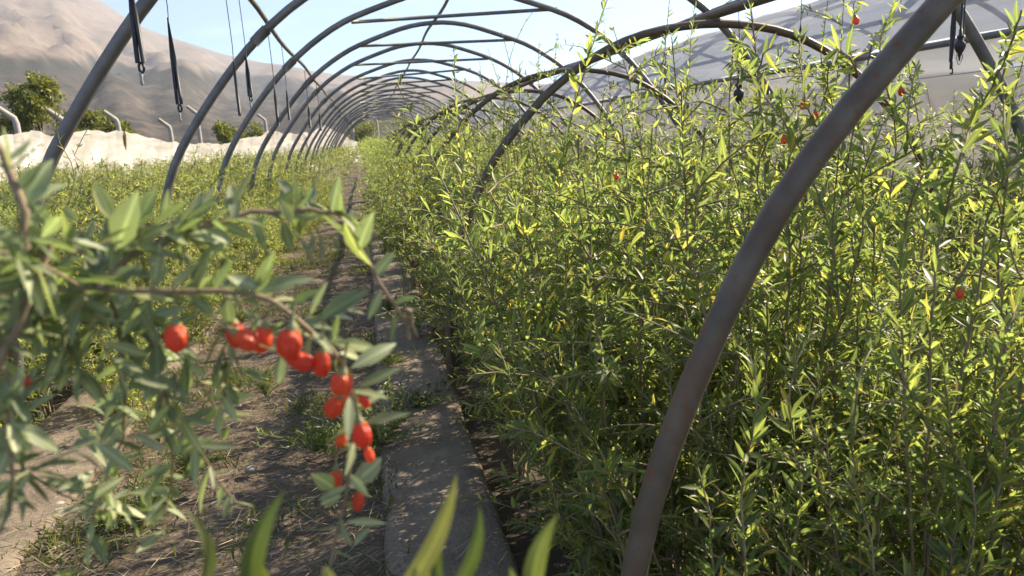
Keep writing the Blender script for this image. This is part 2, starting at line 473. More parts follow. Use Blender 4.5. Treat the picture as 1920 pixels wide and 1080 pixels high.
# mountain: polar height field
SIL = [(-80, .16), (-62, .21), (-50, .25), (-40, .26), (-30, .235), (-20.9, .1977), (-18.3, .184), (-15.8, .1686), (-14.7, .1532), (-13.5, .1396), (-11.1, .1242), (-8.9, .1104), (-5.5, .0954), (-1.3, .0815), (4.7, .0705), (8.5, .0664), (16.1, .0528), (24, .046), (36, .040), (60, .036), (80, .034)]
sa = np.array([a for a, _ in SIL]); st = np.array([t for _, t in SIL])
na, nd = 340, 110
az = np.linspace(-80, 80, na)
D0, D1 = 260.0, 2600.0
tt = np.linspace(0, 1, nd)
P = np.zeros((na, nd + 4, 3))
for i, a in enumerate(az):
    silt = np.interp(a, sa, st)
    ca, sn = math.cos(R_(a)), math.sin(R_(a))
    for j, t in enumerate(tt):
        d = D0 + (D1 - D0) * t
        h = silt * D1 * (0.22 * t + 0.78 * t ** 1.45)
        x, y = d * sn, d * ca
        # gullies run down the slope: noise mostly along azimuth
        g = noise.ridged_multi_fractal(Vector((a * 0.28 + 0.6 * noise.noise(Vector((x * .002, y * .002, 5))), t * 1.1, 3.3)), 0.9, 2.1, 5, 1.0, 2.0)
        f2 = noise.fractal(Vector((x * 0.004, y * 0.004, 1.0)), 0.8, 2.0, 6)
        env = t * (1 - t) * 4
        hh = h + env * (34 * (g - 1.0) * (0.4 + t) + 26 * f2) * min(1.0, silt / 0.12)
        P[i, j] = (x, y, BED + max(hh, -0.6) + (t * 3 * f2 if t > .98 else 0) - 0.5)
    for k in range(4):
        d = D1 + 40 * (k + 1)
        P[i, nd + k] = (d * sn, d * ca, BED + silt * D1 * (1 - 0.30 * (k + 1)))
# where scrub grows on the lower slopes
SC = np.zeros((na, nd + 4), np.float32); TR = np.zeros((na, nd + 4), np.float32)
for i in range(na):
    for j in range(nd + 4):
        x, y, z = P[i, j]
        el = (z - 1.0) / math.hypot(x, y)
        a = az[i]
        edge = np.interp(a, [-80, -24, -16, -8, -4, 0, 8, 80], [.12, .108, .100, .092, .074, .052, .040, .035])
        nz = 0.010 * noise.fractal(Vector((x * .006, y * .006, 7)), .7, 2, 5) + .006 * noise.noise(Vector((a * .9, 3, 1)))
        q = el - edge - nz
        SC[i, j] = min(1, max(0, .5 - q / .004))
        TR[i, j] = SC[i, j] * min(1, max(0, 1 + (q + .012) / .012)) * (1 if a < -9 else .5)
mb = MB(); mb.grid(P[::-1]); mo = part('mountain', mb, M_mount, None); tag(mo, kind='structure')
for nm, A in (('scrub', SC), ('treeline', TR)):
    at_ = mo.data.attributes.new(nm, 'FLOAT', 'POINT'); at_.data.foreach_set('value', np.ascontiguousarray(A[::-1]).ravel())

# hazy air between here and the mountain
hm, hnt, hout = new_mat('hazy_air')
hv = N(hnt, 'ShaderNodeVolumePrincipled', Density=0.00024, Anisotropy=0.2)
hv.inputs['Color'].default_value = (0.78, 0.86, 1.0, 1)
hnt.links.new(hv.outputs[0], hout.inputs['Volume'])
hb = MB(); hb.box((-2850, -2850, BED - 1.5), (2850, 2850, 720))
tag(part('haze', hb, hm, None, smooth=False), kind='stuff')

# ================================================================== TUNNEL FRAMES
# profile of the tall hoops: (offset from ridge line, height above eye)
T1C = 0.90
HALF = [(0.0, 1.275), (0.30, 1.245), (0.60, 1.16), (0.98, 1.025), (1.25, 0.875), (1.45, 0.725), (1.62, 0.565), (1.78, 0.38), (1.93, 0.18), (2.07, -0.03), (2.17, -0.25), (2.26, -0.55), (2.33, -0.9), (2.38, -1.25)]


def smooth_profile(half, n=64):
    full = [(-x, z) for x, z in reversed(half)] + half[1:]
    P = np.array(full, float)
    s = np.concatenate(([0], np.cumsum(np.linalg.norm(np.diff(P, axis=0), axis=1))))
    # Catmull-Rom resample
    q = np.linspace(0, s[-1], n)
    out = []
    for v in q:
        k = min(max(np.searchsorted(s, v) - 1, 0), len(P) - 2)
        p0, p1, p2, p3 = P[max(k - 1, 0)], P[k], P[k + 1], P[min(k + 2, len(P) - 1)]
        u = (v - s[k]) / (s[k + 1] - s[k])
        m1 = (p2 - p0) / 2; m2 = (p3 - p1) / 2
        h00 = 2 * u**3 - 3 * u**2 + 1; h10 = u**3 - 2 * u**2 + u; h01 = -2 * u**3 + 3 * u**2; h11 = u**3 - u**2
        out.append(h00 * p1 + h10 * m1 + h01 * p2 + h11 * m2)
    return np.array(out)


PROF1 = smooth_profile(HALF)


def hoop_pts(prof, cx, Y, lean=0.0, dx=0.0, dz=0.0):
    return [(cx + x + dx, Y + lean * (z + 1.2), EYE.z + z + dz) for x, z in prof]


def prof_at(prof, off, side):
    """height above eye on the profile at an offset from the ridge (upper half)."""
    best = min(prof, key=lambda p: abs(p[0] - off * side) + (10 if p[1] < -0.3 else 0))
    return best[1]


frame = empty('tunnel_frame', (T1C, 20.0, BED))
tag(frame, 'tall bare tunnel frame of grey pipe hoops arching over the path into the distance', 'tunnel frame')
hoopY = [1.2 + 2.0 * i for i in range(0, 21)]
for i, Y in enumerate(hoopY):
    b = MB()
    jx, jz, ln = rng.normal(0, .018), rng.normal(0, .014), rng.normal(0, .012)
    hp = hoop_pts(PROF1, T1C, Y, ln, jx, jz)
    hp = [(x + .022 * noise.noise(Vector((z * 1.3 + i * 5.1, x * .9, 0))), y + .03 * noise.noise(Vector((x * .8, z * .8, i * 3.3))), z + .018 * noise.noise(Vector((x * 1.1, i * 2.7, 4)))) for x, y, z in hp]
    b.tube(hp, 0.0265, 10)
    h = part('hoop', b, M_steel, frame)
    if i >= 2:
        tb = MB()
        z = EYE.z + 1.055 + rng.normal(0, .01) + jz
        off = 0.93
        tilt = rng.normal(0.02, 0.02)
        pts = [(T1C + jx - off, Y + 0.045 + ln * 2.2, z - tilt), (T1C + jx + off, Y + 0.045 + ln * 2.2, z + tilt)]
        tb.tube(pts, 0.0165, 8)
        t = link('tie_bar', tb.build('tie_bar', M_steel), h)
    # joint sleeves on the shoulders
    for s_ in (-1, 1):
        k = min(range(len(PROF1)), key=lambda q: abs(PROF1[q][0] - s_ * 1.45) + abs(PROF1[q][1] - .72))
        sp = hp[k - 1:k + 2]
        sb = MB(); sb.tube([np.array(sp[0]) * .5 + np.array(sp[1]) * .5, sp[1], np.array(sp[2]) * .5 + np.array(sp[1]) * .5], 0.0335, 10)
        link('sleeve', sb.build('sleeve', M_steel), h)
for off, side in ((0.0, 1), (1.44, -1), (1.46, 1)):
    z = EYE.z + prof_at(PROF1, off, side) + (0.045 if off == 0 else 0.04)
    pts = [(T1C + side * off + (0.03 * side if off else 0) + 0.012 * math.sin(y * 1.7), y, z + 0.012 * math.sin(y * 1.3 + off)) for y in np.linspace(0.9, 41.6, 90)]
    b = MB(); b.tube(pts, 0.0165, 8); part('purlin', b, M_steel, frame)

# low tunnel over the right bed
T2C = 1.465
HALF2 = [(0.0, .405), (0.28, .375), (0.50, .295), (0.70, .165), (0.82, .0525), (0.91, -.045), (0.98, -.14), (1.047, -.2625), (1.10, -.38), (1.138, -.48), (1.175, -.64), (1.198, -.85), (1.205, -1.25)]
PROF2 = smooth_profile(HALF2, 56)
lowf = empty('low_tunnel_frame', (T2C, 14, BED))
tag(lowf, 'low tunnel frame of thinner pipe hoops rising out of the right bed', 'tunnel frame')
for i, Y in enumerate([0.9, 3.2, 5.35, 7.4, 9.5, 11.6, 13.7, 15.8, 18.0, 20.2, 22.4, 24.6]):
    b = MB()
    b.tube(hoop_pts(PROF2, T2C, Y, rng.normal(0, .01) if i else 0, rng.normal(0, .02) if i else 0, rng.normal(0, .012) if i else 0), 0.0176, 14)
    h = part('hoop', b, M_rusty, lowf)
    if i == 0: h['label'] = 'thick rust-flecked pipe leg slanting across the right foreground'
b = MB()
b.tube([(T2C + 0.055 + .01 * math.sin(y), y, EYE.z + .405 + .040 + .008 * math.sin(y * 2.1)) for y in np.linspace(0.6, 25.0, 50)], 0.0205, 8)
part('purlin', b, M_rusty, lowf)

# neighbouring greenhouse under film
T3C = 5.45
gh = empty('film_greenhouse', (T3C, 20, BED))
tag(gh, 'long arched greenhouse under grey plastic film beyond the right bed', 'greenhouse')
for i, Y in enumerate(np.arange(1.4, 46, 2.0)):
    b = MB(); b.tube(hoop_pts(PROF1, T3C, Y), 0.0285, 8)
    part('hoop', b, M_steel, gh)
up = np.array([p for p in PROF1 if p[1] > 0.36])
low = [p for p in PROF1 if p[0] < 0 and p[1] < 0.43]
ysf = np.linspace(0.2, 46, 300)
P = np.zeros((len(up), len(ysf), 3))
for i, (x, z) in enumerate(up):
    for j, y in enumerate(ysf):
        sag = 0.05 * math.sin(math.pi * ((y - 1.4) / 2.0 % 1.0))
        s = 1.028 - sag * 0.5 + 0.016 * noise.fractal(Vector((x * 2.2, y * 1.1, 2)), 0.8, 2.0, 4)
        P[i, j] = (T3C + x * s, y, EYE.z + z * s + 0.012 + 0.012 * noise.noise(Vector((x * 1.2, y * 2.3, 8))))
b = MB(); b.grid(P[:, ::-1]); part('roof_film', b, M_roof_film, gh)
lowp = np.array(low)
P = np.zeros((len(lowp), len(ysf), 3))
for i, (x, z) in enumerate(lowp):
    for j, y in enumerate(ysf):
        P[i, j] = (T3C + x - 0.045 + 0.014 * noise.fractal(Vector((z * 2, y * 1.6, 5)), .8, 2.0, 4), y, EYE.z + z)
b = MB(); b.grid(P[:, ::-1]); part('side_film', b, M_side_film, gh)
ex = T3C - 1.78 - 0.075
b = MB(); b.tube([(ex + .006 * math.sin(y * 1.9), y, EYE.z + 0.40 + .01 * math.sin(y * .9)) for y in np.linspace(0.2, 46, 100)], 0.021, 8); part('eave_rail', b, M_steel, gh)
for z in (0.20, -0.10):
    x = [p[0] for p in PROF1 if p[0] < 0]
    xx = np.interp(z, [p[1] for p in PROF1 if p[0] < 0], x)
    b = MB(); b.tube([(T3C + xx - 0.085, y, EYE.z + z + .012 * math.sin(y)) for y in np.linspace(0.2, 46, 60)], 0.0022, 5); part('wire', b, M_steel, gh)
b = MB(); b.tube([(T3C, y, EYE.z + 1.21) for y in np.linspace(0.2, 46, 40)], 0.02, 8); part('purlin', b, M_steel, gh)
b = MB(); b.tube([(T3C - 1.44, y, EYE.z + 0.68) for y in np.linspace(0.2, 46, 40)], 0.02, 8); part('purlin', b, M_steel, gh)

# ================================================================== BOUNDARY: posts, white sheets, trees
FN = [(-70, 232, 14.0), (0, 246, 15.2), (45, 236, 16.0), (135, 238, 18.0), (232, 237, 21.0), (330, 258, 24.5), (383, 262, 28.0), (440, 257, 31.0), (505, 240, 34.0), (570, 243, 37.0), (607, 230, 40.5), (668, 262, 43.5), (714, 258, 44.0), (800, 240, 44.5), (900, 236, 45)]
FENCE = [(at(px, py, Y).x, Y, at(px, py, Y).z) for px, py, Y in FN]
post_words = {2: ('nearest the left edge', .10, 1), 3: ('half hidden behind the first left pipe leg', .10, 1), 4: ('standing above the middle of the white sheets', .12, 1), 5: ('just left of the second left pipe leg', .28, 1), 6: ('right of the second left pipe leg', .85, -1), 8: ('beside the fourth left pipe leg', .30, 1), 11: ('at the left of the far tunnel end', .95, 1), 12: ('at the right of the far tunnel end', .9, 1)}
for i, (wd_, ext, sg) in post_words.items():
    x, y, zt = FENCE[i]
    x, y = x - .14, y + .04
    b = MB()
    hz = zt + ext
    pts = [(x, y, BED), (x + .01, y, hz * .5), (x, y, hz - .05), (x - .02, y, hz + .04), (x - .26, y - .08, hz + .27)]
    b.tube(pts, [.07, .065, .06, .06, .05], 8)
    o = part('concrete_post', b, M_post, None)
    tag(o, 'pale concrete fence post with bent top, ' + wd_, 'fence post', 'bent-top posts along the boundary')


def sheet(i, p0, p1, z0a, z0b, sag, label, seed):
    n, m = 46, 18
    P = np.zeros((n, m, 3)); P2 = np.zeros((n, m, 3))
    a, c = Vector((*p0, 0)), Vector((*p1, 0))
    d = (c - a).normalized(); nrm = Vector((d.y, -d.x, 0))
    for u in range(n):
        f = u / (n - 1)
        top = z0a + (z0b - z0a) * f - sag * 4 * f * (1 - f) + 0.10 * noise.fractal(Vector((f * 3, seed, 0)), .9, 2, 2) * min(1, 6 * f, 6 * (1 - f)) - 0.12
        for v in range(m):
            g = v / (m - 1)
            q = a + d * (f * (c - a).length)
            off = 0.26 * noise.fractal(Vector((f * 5.0 + g * 1.5, g * 1.2, seed)), .8, 2, 4) * (0.25 + g) + 0.5 * g * g * (0.6 + .6 * noise.noise(Vector((f * 3, seed, 4))))
            q = q + nrm * off
            P[u, v] = (q.x, q.y, top + (BED - top) * g)
            P2[u, v] = (q.x - nrm.x * .012, q.y - nrm.y * .012, top + (BED - top) * g + .004)
    b = MB(); b.grid(P); b.grid(P2[::-1])
    o = part('white_sheet', b, M_net, None)
    tag(o, label, 'sheet', 'white sheets along the boundary')


SH = [(0, 2, .05, 'white fleece sheet at the left edge of the boundary'), (2, 3, .03, 'white fleece sheet below the tall round tree'), (3, 4, .02, 'bright white fleece sheet right of the first left pipe leg'),
      (4, 5, .04, 'white fleece sheet sloping down left of the second pipe leg'), (5, 6, .05, 'low white fleece sheet right of the second left pipe leg'), (6, 7, .05, 'low white fleece sheet behind the third left pipe leg'),
      (7, 8, .06, 'white fleece sheet rising behind the third left pipe leg'), (8, 9, .10, 'white fleece sheet behind the fourth left pipe leg'), (9, 10, .12, 'white fleece sheet among the crowded far pipe legs'),
      (10, 11, .05, 'white fleece sheet falling like a tent wall at the tunnel end'), (11, 12, .12, 'low crumpled white fleece sheet at the end of the path'), (12, 13, .12, 'white fleece sheet right of the last posts'), (13, 14, .1, 'white fleece sheet hidden behind the right bed end')]
for k, (i, j, sg, lab) in enumerate(SH):
    sheet(k, FENCE[i][:2], FENCE[j][:2], FENCE[i][2], FENCE[j][2], sg, lab, k * 3.7)


# ------------------------------------------------------------------ leaves
def leaf_template(kind):
    # rows of (t along leaf, half width, fold) ; returns local coords (x across, y along, w = across abs)
    if kind == 3:
        rows = [(0.16, .55), (.42, 1.0), (.72, .72)]
    elif kind == 2:
        rows = [(.28, .85), (.62, .88)]
    else:
        rows = [(.45, 1.0)]
    V = [(0, 0)]
    for t, w in rows:
        V += [(-w, t), (0, t), (w, t)]
    V.append((0, 1))
    F = [(0, 2, 1), (0, 3, 2)]
    for i in range(len(rows) - 1):
        a, b_ = 1 + 3 * i, 4 + 3 * i
        F += [(a, a + 1, b_ + 1, b_), (a + 1, a + 2, b_ + 2, b_ + 1)]
    a = 1 + 3 * (len(rows) - 1); tip = len(V) - 1
    F += [(a, a + 1, tip), (a + 1, a + 2, tip)]
    return np.array(V, float), F


TEMPL = {k: leaf_template(k) for k in (1, 2, 3)}


def leaves_mesh(name, pos, dr, up, ln, wd, curl, mat, kind=2):
    """Batch of lanceolate leaves as one mesh."""
    TV, TF = TEMPL[kind]
    pos = np.asarray(pos, float); dr = np.asarray(dr, float); up = np.asarray(up, float)
    ln = np.asarray(ln, float); wd = np.asarray(wd, float); curl = np.asarray(curl, float)
    dr = dr / (np.linalg.norm(dr, axis=1)[:, None] + 1e-9)
    x = np.cross(dr, up); x /= np.linalg.norm(x, axis=1)[:, None] + 1e-9
    z = np.cross(x, dr)
    tx, ty = TV[:, 0], TV[:, 1]
    V = (pos[:, None, :] + (ln[:, None] * ty[None, :])[:, :, None] * dr[:, None, :]
         + (0.5 * wd[:, None] * tx[None, :])[:, :, None] * x[:, None, :]
         + ((0.5 * wd[:, None] * np.abs(tx)[None, :] * 0.45) - (curl * ln)[:, None] * (ty ** 2)[None, :])[:, :, None] * z[:, None, :])
    n, k = V.shape[:2]
    V = V.reshape(-1, 3)
    fl = np.array([i for f in TF for i in f]); ft = np.array([len(f) for f in TF])
    loops = (fl[None, :] + (np.arange(n) * k)[:, None]).ravel()
    me = mesh_np(name, V, loops, np.tile(ft, n), mat)
    if kind > 1:
        me.attributes.new('across', 'FLOAT', 'POINT').data.foreach_set('value', np.tile(tx, n).astype(np.float32))
    else:
        me.attributes.new('across', 'FLOAT', 'POINT').data.foreach_set('value', np.ones(n * k, np.float32))
    return me


def grow(seed, n_canes, height, spread, leaf=(0.028, 0.050), sparse=1.0, bare=0.22, twig=7, tall=True):
    """A goji bush: returns stems [(pts, radii)] and leaf arrays in local space (root at the origin)."""
    r = np.random.default_rng(seed)
    stems = []; Lp, Ld, Ll = [], [], []

    def put(P, f0, f1, step, scale):
        seg = np.linalg.norm(np.diff(P, axis=0), axis=1)
        s = np.concatenate(([0], np.cumsum(seg))); tot = s[-1]
        d = f0 * tot
        while d < f1 * tot:
            k = min(np.searchsorted(s, d), len(P) - 1); k = max(k, 1)
            u = (d - s[k - 1]) / (seg[k - 1] + 1e-9)
            p = P[k - 1] * (1 - u) + P[k] * u
            t = (P[k] - P[k - 1]) / (seg[k - 1] + 1e-9)
            for _ in range(1 + int(r.random() < .75) + int(r.random() < .35)):
                a = r.normal(size=3); a -= t * a.dot(t); a /= np.linalg.norm(a)
                dd = a * (0.75 + .3 * r.random()) + t * (0.45 + .5 * r.random()) + np.array([0, 0, .15])
                Lp.append(p); Ld.append(dd)
                end = 1 - 0.45 * max(0, (d / tot - .7) / .3)
                Ll.append((leaf[0] + (leaf[1] - leaf[0]) * r.random() ** 1.4) * scale * end)
            d += step * (0.6 + .8 * r.random()) * sparse

    for c in range(n_canes):
        az = r.random() * 2 * math.pi
        h = height * (0.62 + .42 * r.random()) * (1.28 if c < 2 and tall else 1.0)
        out = spread * (0.25 + .75 * r.random())
        n = 9
        u = np.linspace(0, 1, n)
        base = np.array([math.cos(az), math.sin(az), 0]) * 0.05 * r.random()
        wob = np.cumsum(r.normal(0, .014, (n, 3)), axis=0) * np.array([1, 1, .3])
        droop = 0.10 * r.random() if r.random() < .72 else .30 + .2 * r.random()
        if droop > .25: out *= 1.25; h *= 1.08
        P = base + np.stack([math.cos(az) * out * u ** 1.3, math.sin(az) * out * u ** 1.3, h * (u - droop * u ** 3)], 1) + wob * u[:, None]
        P[0, 2] = 0
        stems.append((P, np.linspace(.0045, .0011, n)))
        put(P, bare + .08, 1.0, 0.022, 1.0)
        for k in range(twig):
            f = bare + .05 + (0.9 - bare) * r.random()
            q = f * (n - 1); i0 = int(q); p = P[i0] * (1 - q + i0) + P[min(i0 + 1, n - 1)] * (q - i0)
            a2 = r.random() * 2 * math.pi
            L = (0.10 + .20 * r.random()) * (1.15 - .5 * f)
            m = 5; v = np.linspace(0, 1, m)
            dz = .25 + .65 * r.random()
            Q = p + np.stack([math.cos(a2) * L * v, math.sin(a2) * L * v, L * (dz * v - .25 * v ** 2)], 1) + np.cumsum(r.normal(0, .006, (m, 3)), axis=0) * v[:, None]
            stems.append((Q, np.linspace(.0022, .0009, m)))
            put(Q, .12, 1.0, 0.019, .9)
    Lp = np.array(Lp); Ld = np.array(Ld); Ll = np.array(Ll)
    n = len(Lp)
    up = np.array([0, 0, 1.0]) + r.normal(0, .55, (n, 3))
    return stems, Lp, Ld, up, Ll, Ll * r.uniform(.18, .31, n), r.normal(.10, .16, n)


def stems_mesh(name, stems, mat, k=5):
    b = MB()
    for P, rad in stems: b.tube(P, rad, k)
    return b.build(name, mat)


# prototypes
PROTO = {'right': [], 'kerb': [], 'near': [], 'left': []}
for s in range(8):
    st_, a, d, u, l, w, c = grow(100 + s, 13, 1.10 + .10 * (s % 3), 0.30, leaf=(.028, .052), twig=9)
    PROTO['right'].append((stems_mesh('stems', st_, M_stem), leaves_mesh('foliage', a, d, u, l, w, c, M_leaf)))
for s in range(5):
    st_, a, d, u, l, w, c = grow(160 + s, 15, 1.06 + .10 * (s % 3), 0.30, leaf=(.028, .052), twig=10, bare=.10)
    PROTO['kerb'].append((stems_mesh('stems', st_, M_stem), leaves_mesh('foliage', a, d, u, l, w, c, M_leaf)))
for s in range(5):
    st_, a, d, u, l, w, c = grow(200 + s, 11, 1.10 + .08 * (s % 3), 0.28, leaf=(.032, .057), twig=9, bare=.15)
    PROTO['near'].append((stems_mesh('stems', st_, M_stem), leaves_mesh('foliage', a, d, u, l, w * .92, c, M_leaf, 3)))
for s in range(6):
    st_, a, d, u, l, w, c = grow(300 + s, 17, 1.03 + .06 * (s % 3), 0.40, leaf=(.030, .052), twig=10, bare=.04, tall=False)
    PROTO['left'].append((stems_mesh('stems', st_, M_stem), leaves_mesh('foliage', a, d, u, l, w, c, M_leaf_left)))


def bush(x, y, kind, k, label, group, sc=1.0, rz=None, z=BED, name='goji_bush'):
    e = empty(name, (x, y, z))
    tag(e, label, 'bush', group)
    sm, fm = PROTO[kind][k % len(PROTO[kind])]
    rz = random.random() * 6.283 if rz is None else rz
    tlx, tly, scz = random.gauss(0, .05), random.gauss(0, .05), random.uniform(.93, 1.07)
    for nm, me in (('stems', sm), ('foliage', fm)):
        o = bpy.data.objects.new(nm, me); col.objects.link(o); o.parent = e
        o.rotation_euler = (tlx, tly, rz); o.scale = (sc, sc, sc * scz)
        if nm == 'foliage': o['kind'] = 'stuff'
    return e


# ------------------------------------------------------------------ single leaves and berries for near plants
LEAFM = {}


def leaf_shape(mat, v):
    key = (mat.name, v)
    if key not in LEAFM:
        r = np.random.default_rng(900 + v)
        LEAFM[key] = leaves_mesh('leaf', [(0, 0, 0)], [(0, 1, 0)], [(0, 0, 1)], [1.0], [1.0], [0.0], mat, 3)
        me = LEAFM[key]
        co = np.zeros(len(me.vertices) * 3, np.float32); me.vertices.foreach_get('co', co); co = co.reshape(-1, 3)
        cu = [0.02, 0.12, 0.22, -0.10, 0.3, 0.06][v % 6]; tw = [0.2, -0.3, 0.1, 0.4, -0.2, 0.0][v % 6]; sd = [0.05, -.08, .1, 0.0, -.12, .03][v % 6]
        y = co[:, 1].copy()
        co[:, 2] = np.abs(co[:, 0]) * 0.35
        ang = tw * y
        x, z = co[:, 0].copy(), co[:, 2].copy()
        co[:, 0] = x * np.cos(ang) - z * np.sin(ang); co[:, 2] = x * np.sin(ang) + z * np.cos(ang)
        # x, z scaled by width; bend kept in the y-scaled direction through a stored ratio of about 1:4
        co[:, 2] += -cu * y ** 2 * 3.0
        co[:, 0] += sd * y ** 2 * 3.0
        me.vertices.foreach_set('co', co.ravel()); me.update()
    return LEAFM[key]


POOL = None


def put_leaf(root, base, dr, up, ln, wd, mat, v, name='leaf'):
    if POOL is not None:
        POOL.append((root, Vector(base), Vector(dr), Vector(up), ln, wd, mat, v)); return
    dr = Vector(dr).normalized(); up = Vector(up)
    x = dr.cross(up)
    if x.length < 1e-4: x = dr.orthogonal()
    x.normalize(); z = x.cross(dr)
    m = Matrix(((x.x * wd, dr.x * ln, z.x * wd), (x.y * wd, dr.y * ln, z.y * wd), (x.z * wd, dr.z * ln, z.z * wd))).to_4x4()
    m.translation = Vector(base) - root.location
    o = bpy.data.objects.new(name, leaf_shape(mat, v)); col.objects.link(o)
    o.parent = root; o.matrix_basis = m
    return o


def berry_mesh():
    b = MB(); nlat, nlon = 10, 14
    V, F = [], []
    for i in range(nlat + 1):
        th = math.pi * i / nlat
        for j in range(nlon):
            ph = 2 * math.pi * j / nlon
            rr = math.sin(th) ** 0.85 * (1 + .035 * math.cos(3 * ph + i * .4) + .02 * math.sin(5 * ph))
            V.append((0.5 * rr * math.cos(ph) * (1 - .10 * math.cos(th)), 0.5 * rr * math.sin(ph) * (1 - .10 * math.cos(th)), -0.5 + 0.5 * math.cos(th)))
    for i in range(nlat):
        for j in range(nlon):
            j2 = (j + 1) % nlon
            F.append((i * nlon + j, (i + 1) * nlon + j, (i + 1) * nlon + j2, i * nlon + j2))
    b.add(V, F)
    return b.build('berry', M_berry)


BERRY = berry_mesh()


def stalk_mesh():
    b = MB()
    b.tube([(0, 0, -.12), (0.0, 0, -.01), (.01, .01, .07), (.04, .02, .25), (.08, .02, .7), (.05, .05, 1.35)], [.24, .26, .17, .075, .055, .05], 8)
    return b.build('stalk', M_stem_green)


STALK = stalk_mesh()


def put_berry(root, c, w, h, axis=(0, 0, 1), spin=0.0):
    """c: centre; axis points towards the stalk."""
    ax = Vector(axis).normalized()
    q = ax.to_track_quat('Z', 'Y').to_matrix() @ Matrix.Rotation(spin, 3, 'Z')
    top = Vector(c) + ax * h * .5
    m = q.to_4x4() @ Matrix.Diagonal((w, w, h, 1)); m.translation = top - root.location
    o = bpy.data.objects.new('berry', BERRY); col.objects.link(o); o.parent = root; o.matrix_basis = m
    s = bpy.data.objects.new('stalk', STALK); col.objects.link(s); s.parent = o
    return o


def resample(P, step):
    P = [Vector(p) for p in P]
    out = []
    n = len(P)
    for i in range(n - 1):
        p0, p1, p2, p3 = P[max(i - 1, 0)], P[i], P[i + 1], P[min(i + 2, n - 1)]
        k = max(2, int((p2 - p1).length / step))
        for j in range(k):
            u = j / k
            out.append(0.5 * ((2 * p1) + (p2 - p0) * u + (2 * p0 - 5 * p1 + 4 * p2 - p3) * u * u + (3 * p1 - p0 - 3 * p2 + p3) * u ** 3))
    out.append(P[-1])
    return out


def cane(root, pts, r0, r1, mat_leaf, r, step=0.022, leaf=(.028, .048), ratio=(.2, .3), lo=0.0, hi=1.0, per=(1, 3), mat=None, leafless=False, fwd=0.5, name='branch'):
    """A branch part under root with its leaves as parts of their own; pts in world space."""
    P = resample(pts, 0.03)
    for i in range(1, len(P) - 1):
        P[i] = P[i] + Vector(r.normal(0, .0012, 3))
    b = MB(); b.tube([tuple(p) for p in P], np.linspace(r0, r1, len(P)), 7)
    part(name, b, mat or M_stem, root)
    if leafless: return P
    s = [0.0]
    for i in range(1, len(P)): s.append(s[-1] + (P[i] - P[i - 1]).length)
    d = lo * s[-1]
    while d < hi * s[-1]:
        k = max(1, min(int(np.searchsorted(s, d)), len(P) - 1))
        u = (d - s[k - 1]) / max(s[k] - s[k - 1], 1e-9)
        p = P[k - 1].lerp(P[k], u); t = (P[k] - P[k - 1]).normalized()
        for _ in range(int(r.integers(per[0], per[1] + 1))):
            a = Vector(r.normal(size=3)); a = a - t * a.dot(t); a.normalize()
            dr = a * (0.7 + .3 * r.random()) + t * (fwd + .5 * r.random()) + Vector((0, 0, .12))
            end = 1 - .45 * max(0, (d / s[-1] - .75) / .25)
            ln = (leaf[0] + (leaf[1] - leaf[0]) * r.random()) * end
            put_leaf(root, p, dr, Vector((0, 0, 1)) + Vector(r.normal(0, .5, 3)), ln, ln * r.uniform(*ratio), mat_leaf, int(r.integers(0, 6)))
        d += step * (.65 + .7 * r.random())
    return P


# ================================================================== BUSHES IN THE BEDS
def near_pole_clear(x, y):
    return not (y < 1.15 and x < 0.80)


cnt = 0
rb = np.random.default_rng(5)
ROWS_R = [0.56, 1.02, 1.48, 1.95, 2.42, 2.88, 3.25]
places = []
for ri, x in enumerate(ROWS_R):
    y = 0.95 if ri > 0 else 1.35
    while y < 15:
        st = 0.42 if y < 5 else (0.55 if y < 9 else 0.8)
        px, py = x + rb.normal(0, .05) - ((.09 + min(.20, .04 * max(0, y - 4))) if ri == 0 and y > 2.2 else 0), y + rb.normal(0, .07)
        vis = px < 0.90 * py + 0.25
        if vis and near_pole_clear(px, py): places.append((px, py, 'right', ri))
        y += st
for x in np.arange(-1.58, -6.0, -0.52):
    y = 2.4
    while y < 16:
        st = 0.5 if y < 7 else .8
        px, py = x + rb.normal(0, .07) + (.10 if y > 4 and x > -1.7 else 0), y + rb.normal(0, .08)
        if px > -0.52 * py - 0.5: places.append((px, py, 'left', 0))
        y += st
y = 3.3
while y < 16:
    places.append((-1.14 + min(.40, .055 * max(0, y - 4.5)) + rb.normal(0, .05), y, 'left', 9)); y += .55 if y < 8 else .75
places.sort(key=lambda p: p[0] ** 2 + p[1] ** 2)
solo, far = places[:292], places[292:]
ORD = ['first', 'second', 'third', 'fourth', 'fifth', 'sixth', 'seventh', 'eighth', 'ninth', 'tenth']
LOWY = [0.9, 3.2, 5.35, 7.4, 9.5, 11.6, 13.7, 15.8]


def gap(y, ys):
    k = sum(1 for q in ys if q <= y)
    if k == 0: return 'before the first'
    return 'past the %s' % ORD[k - 1]


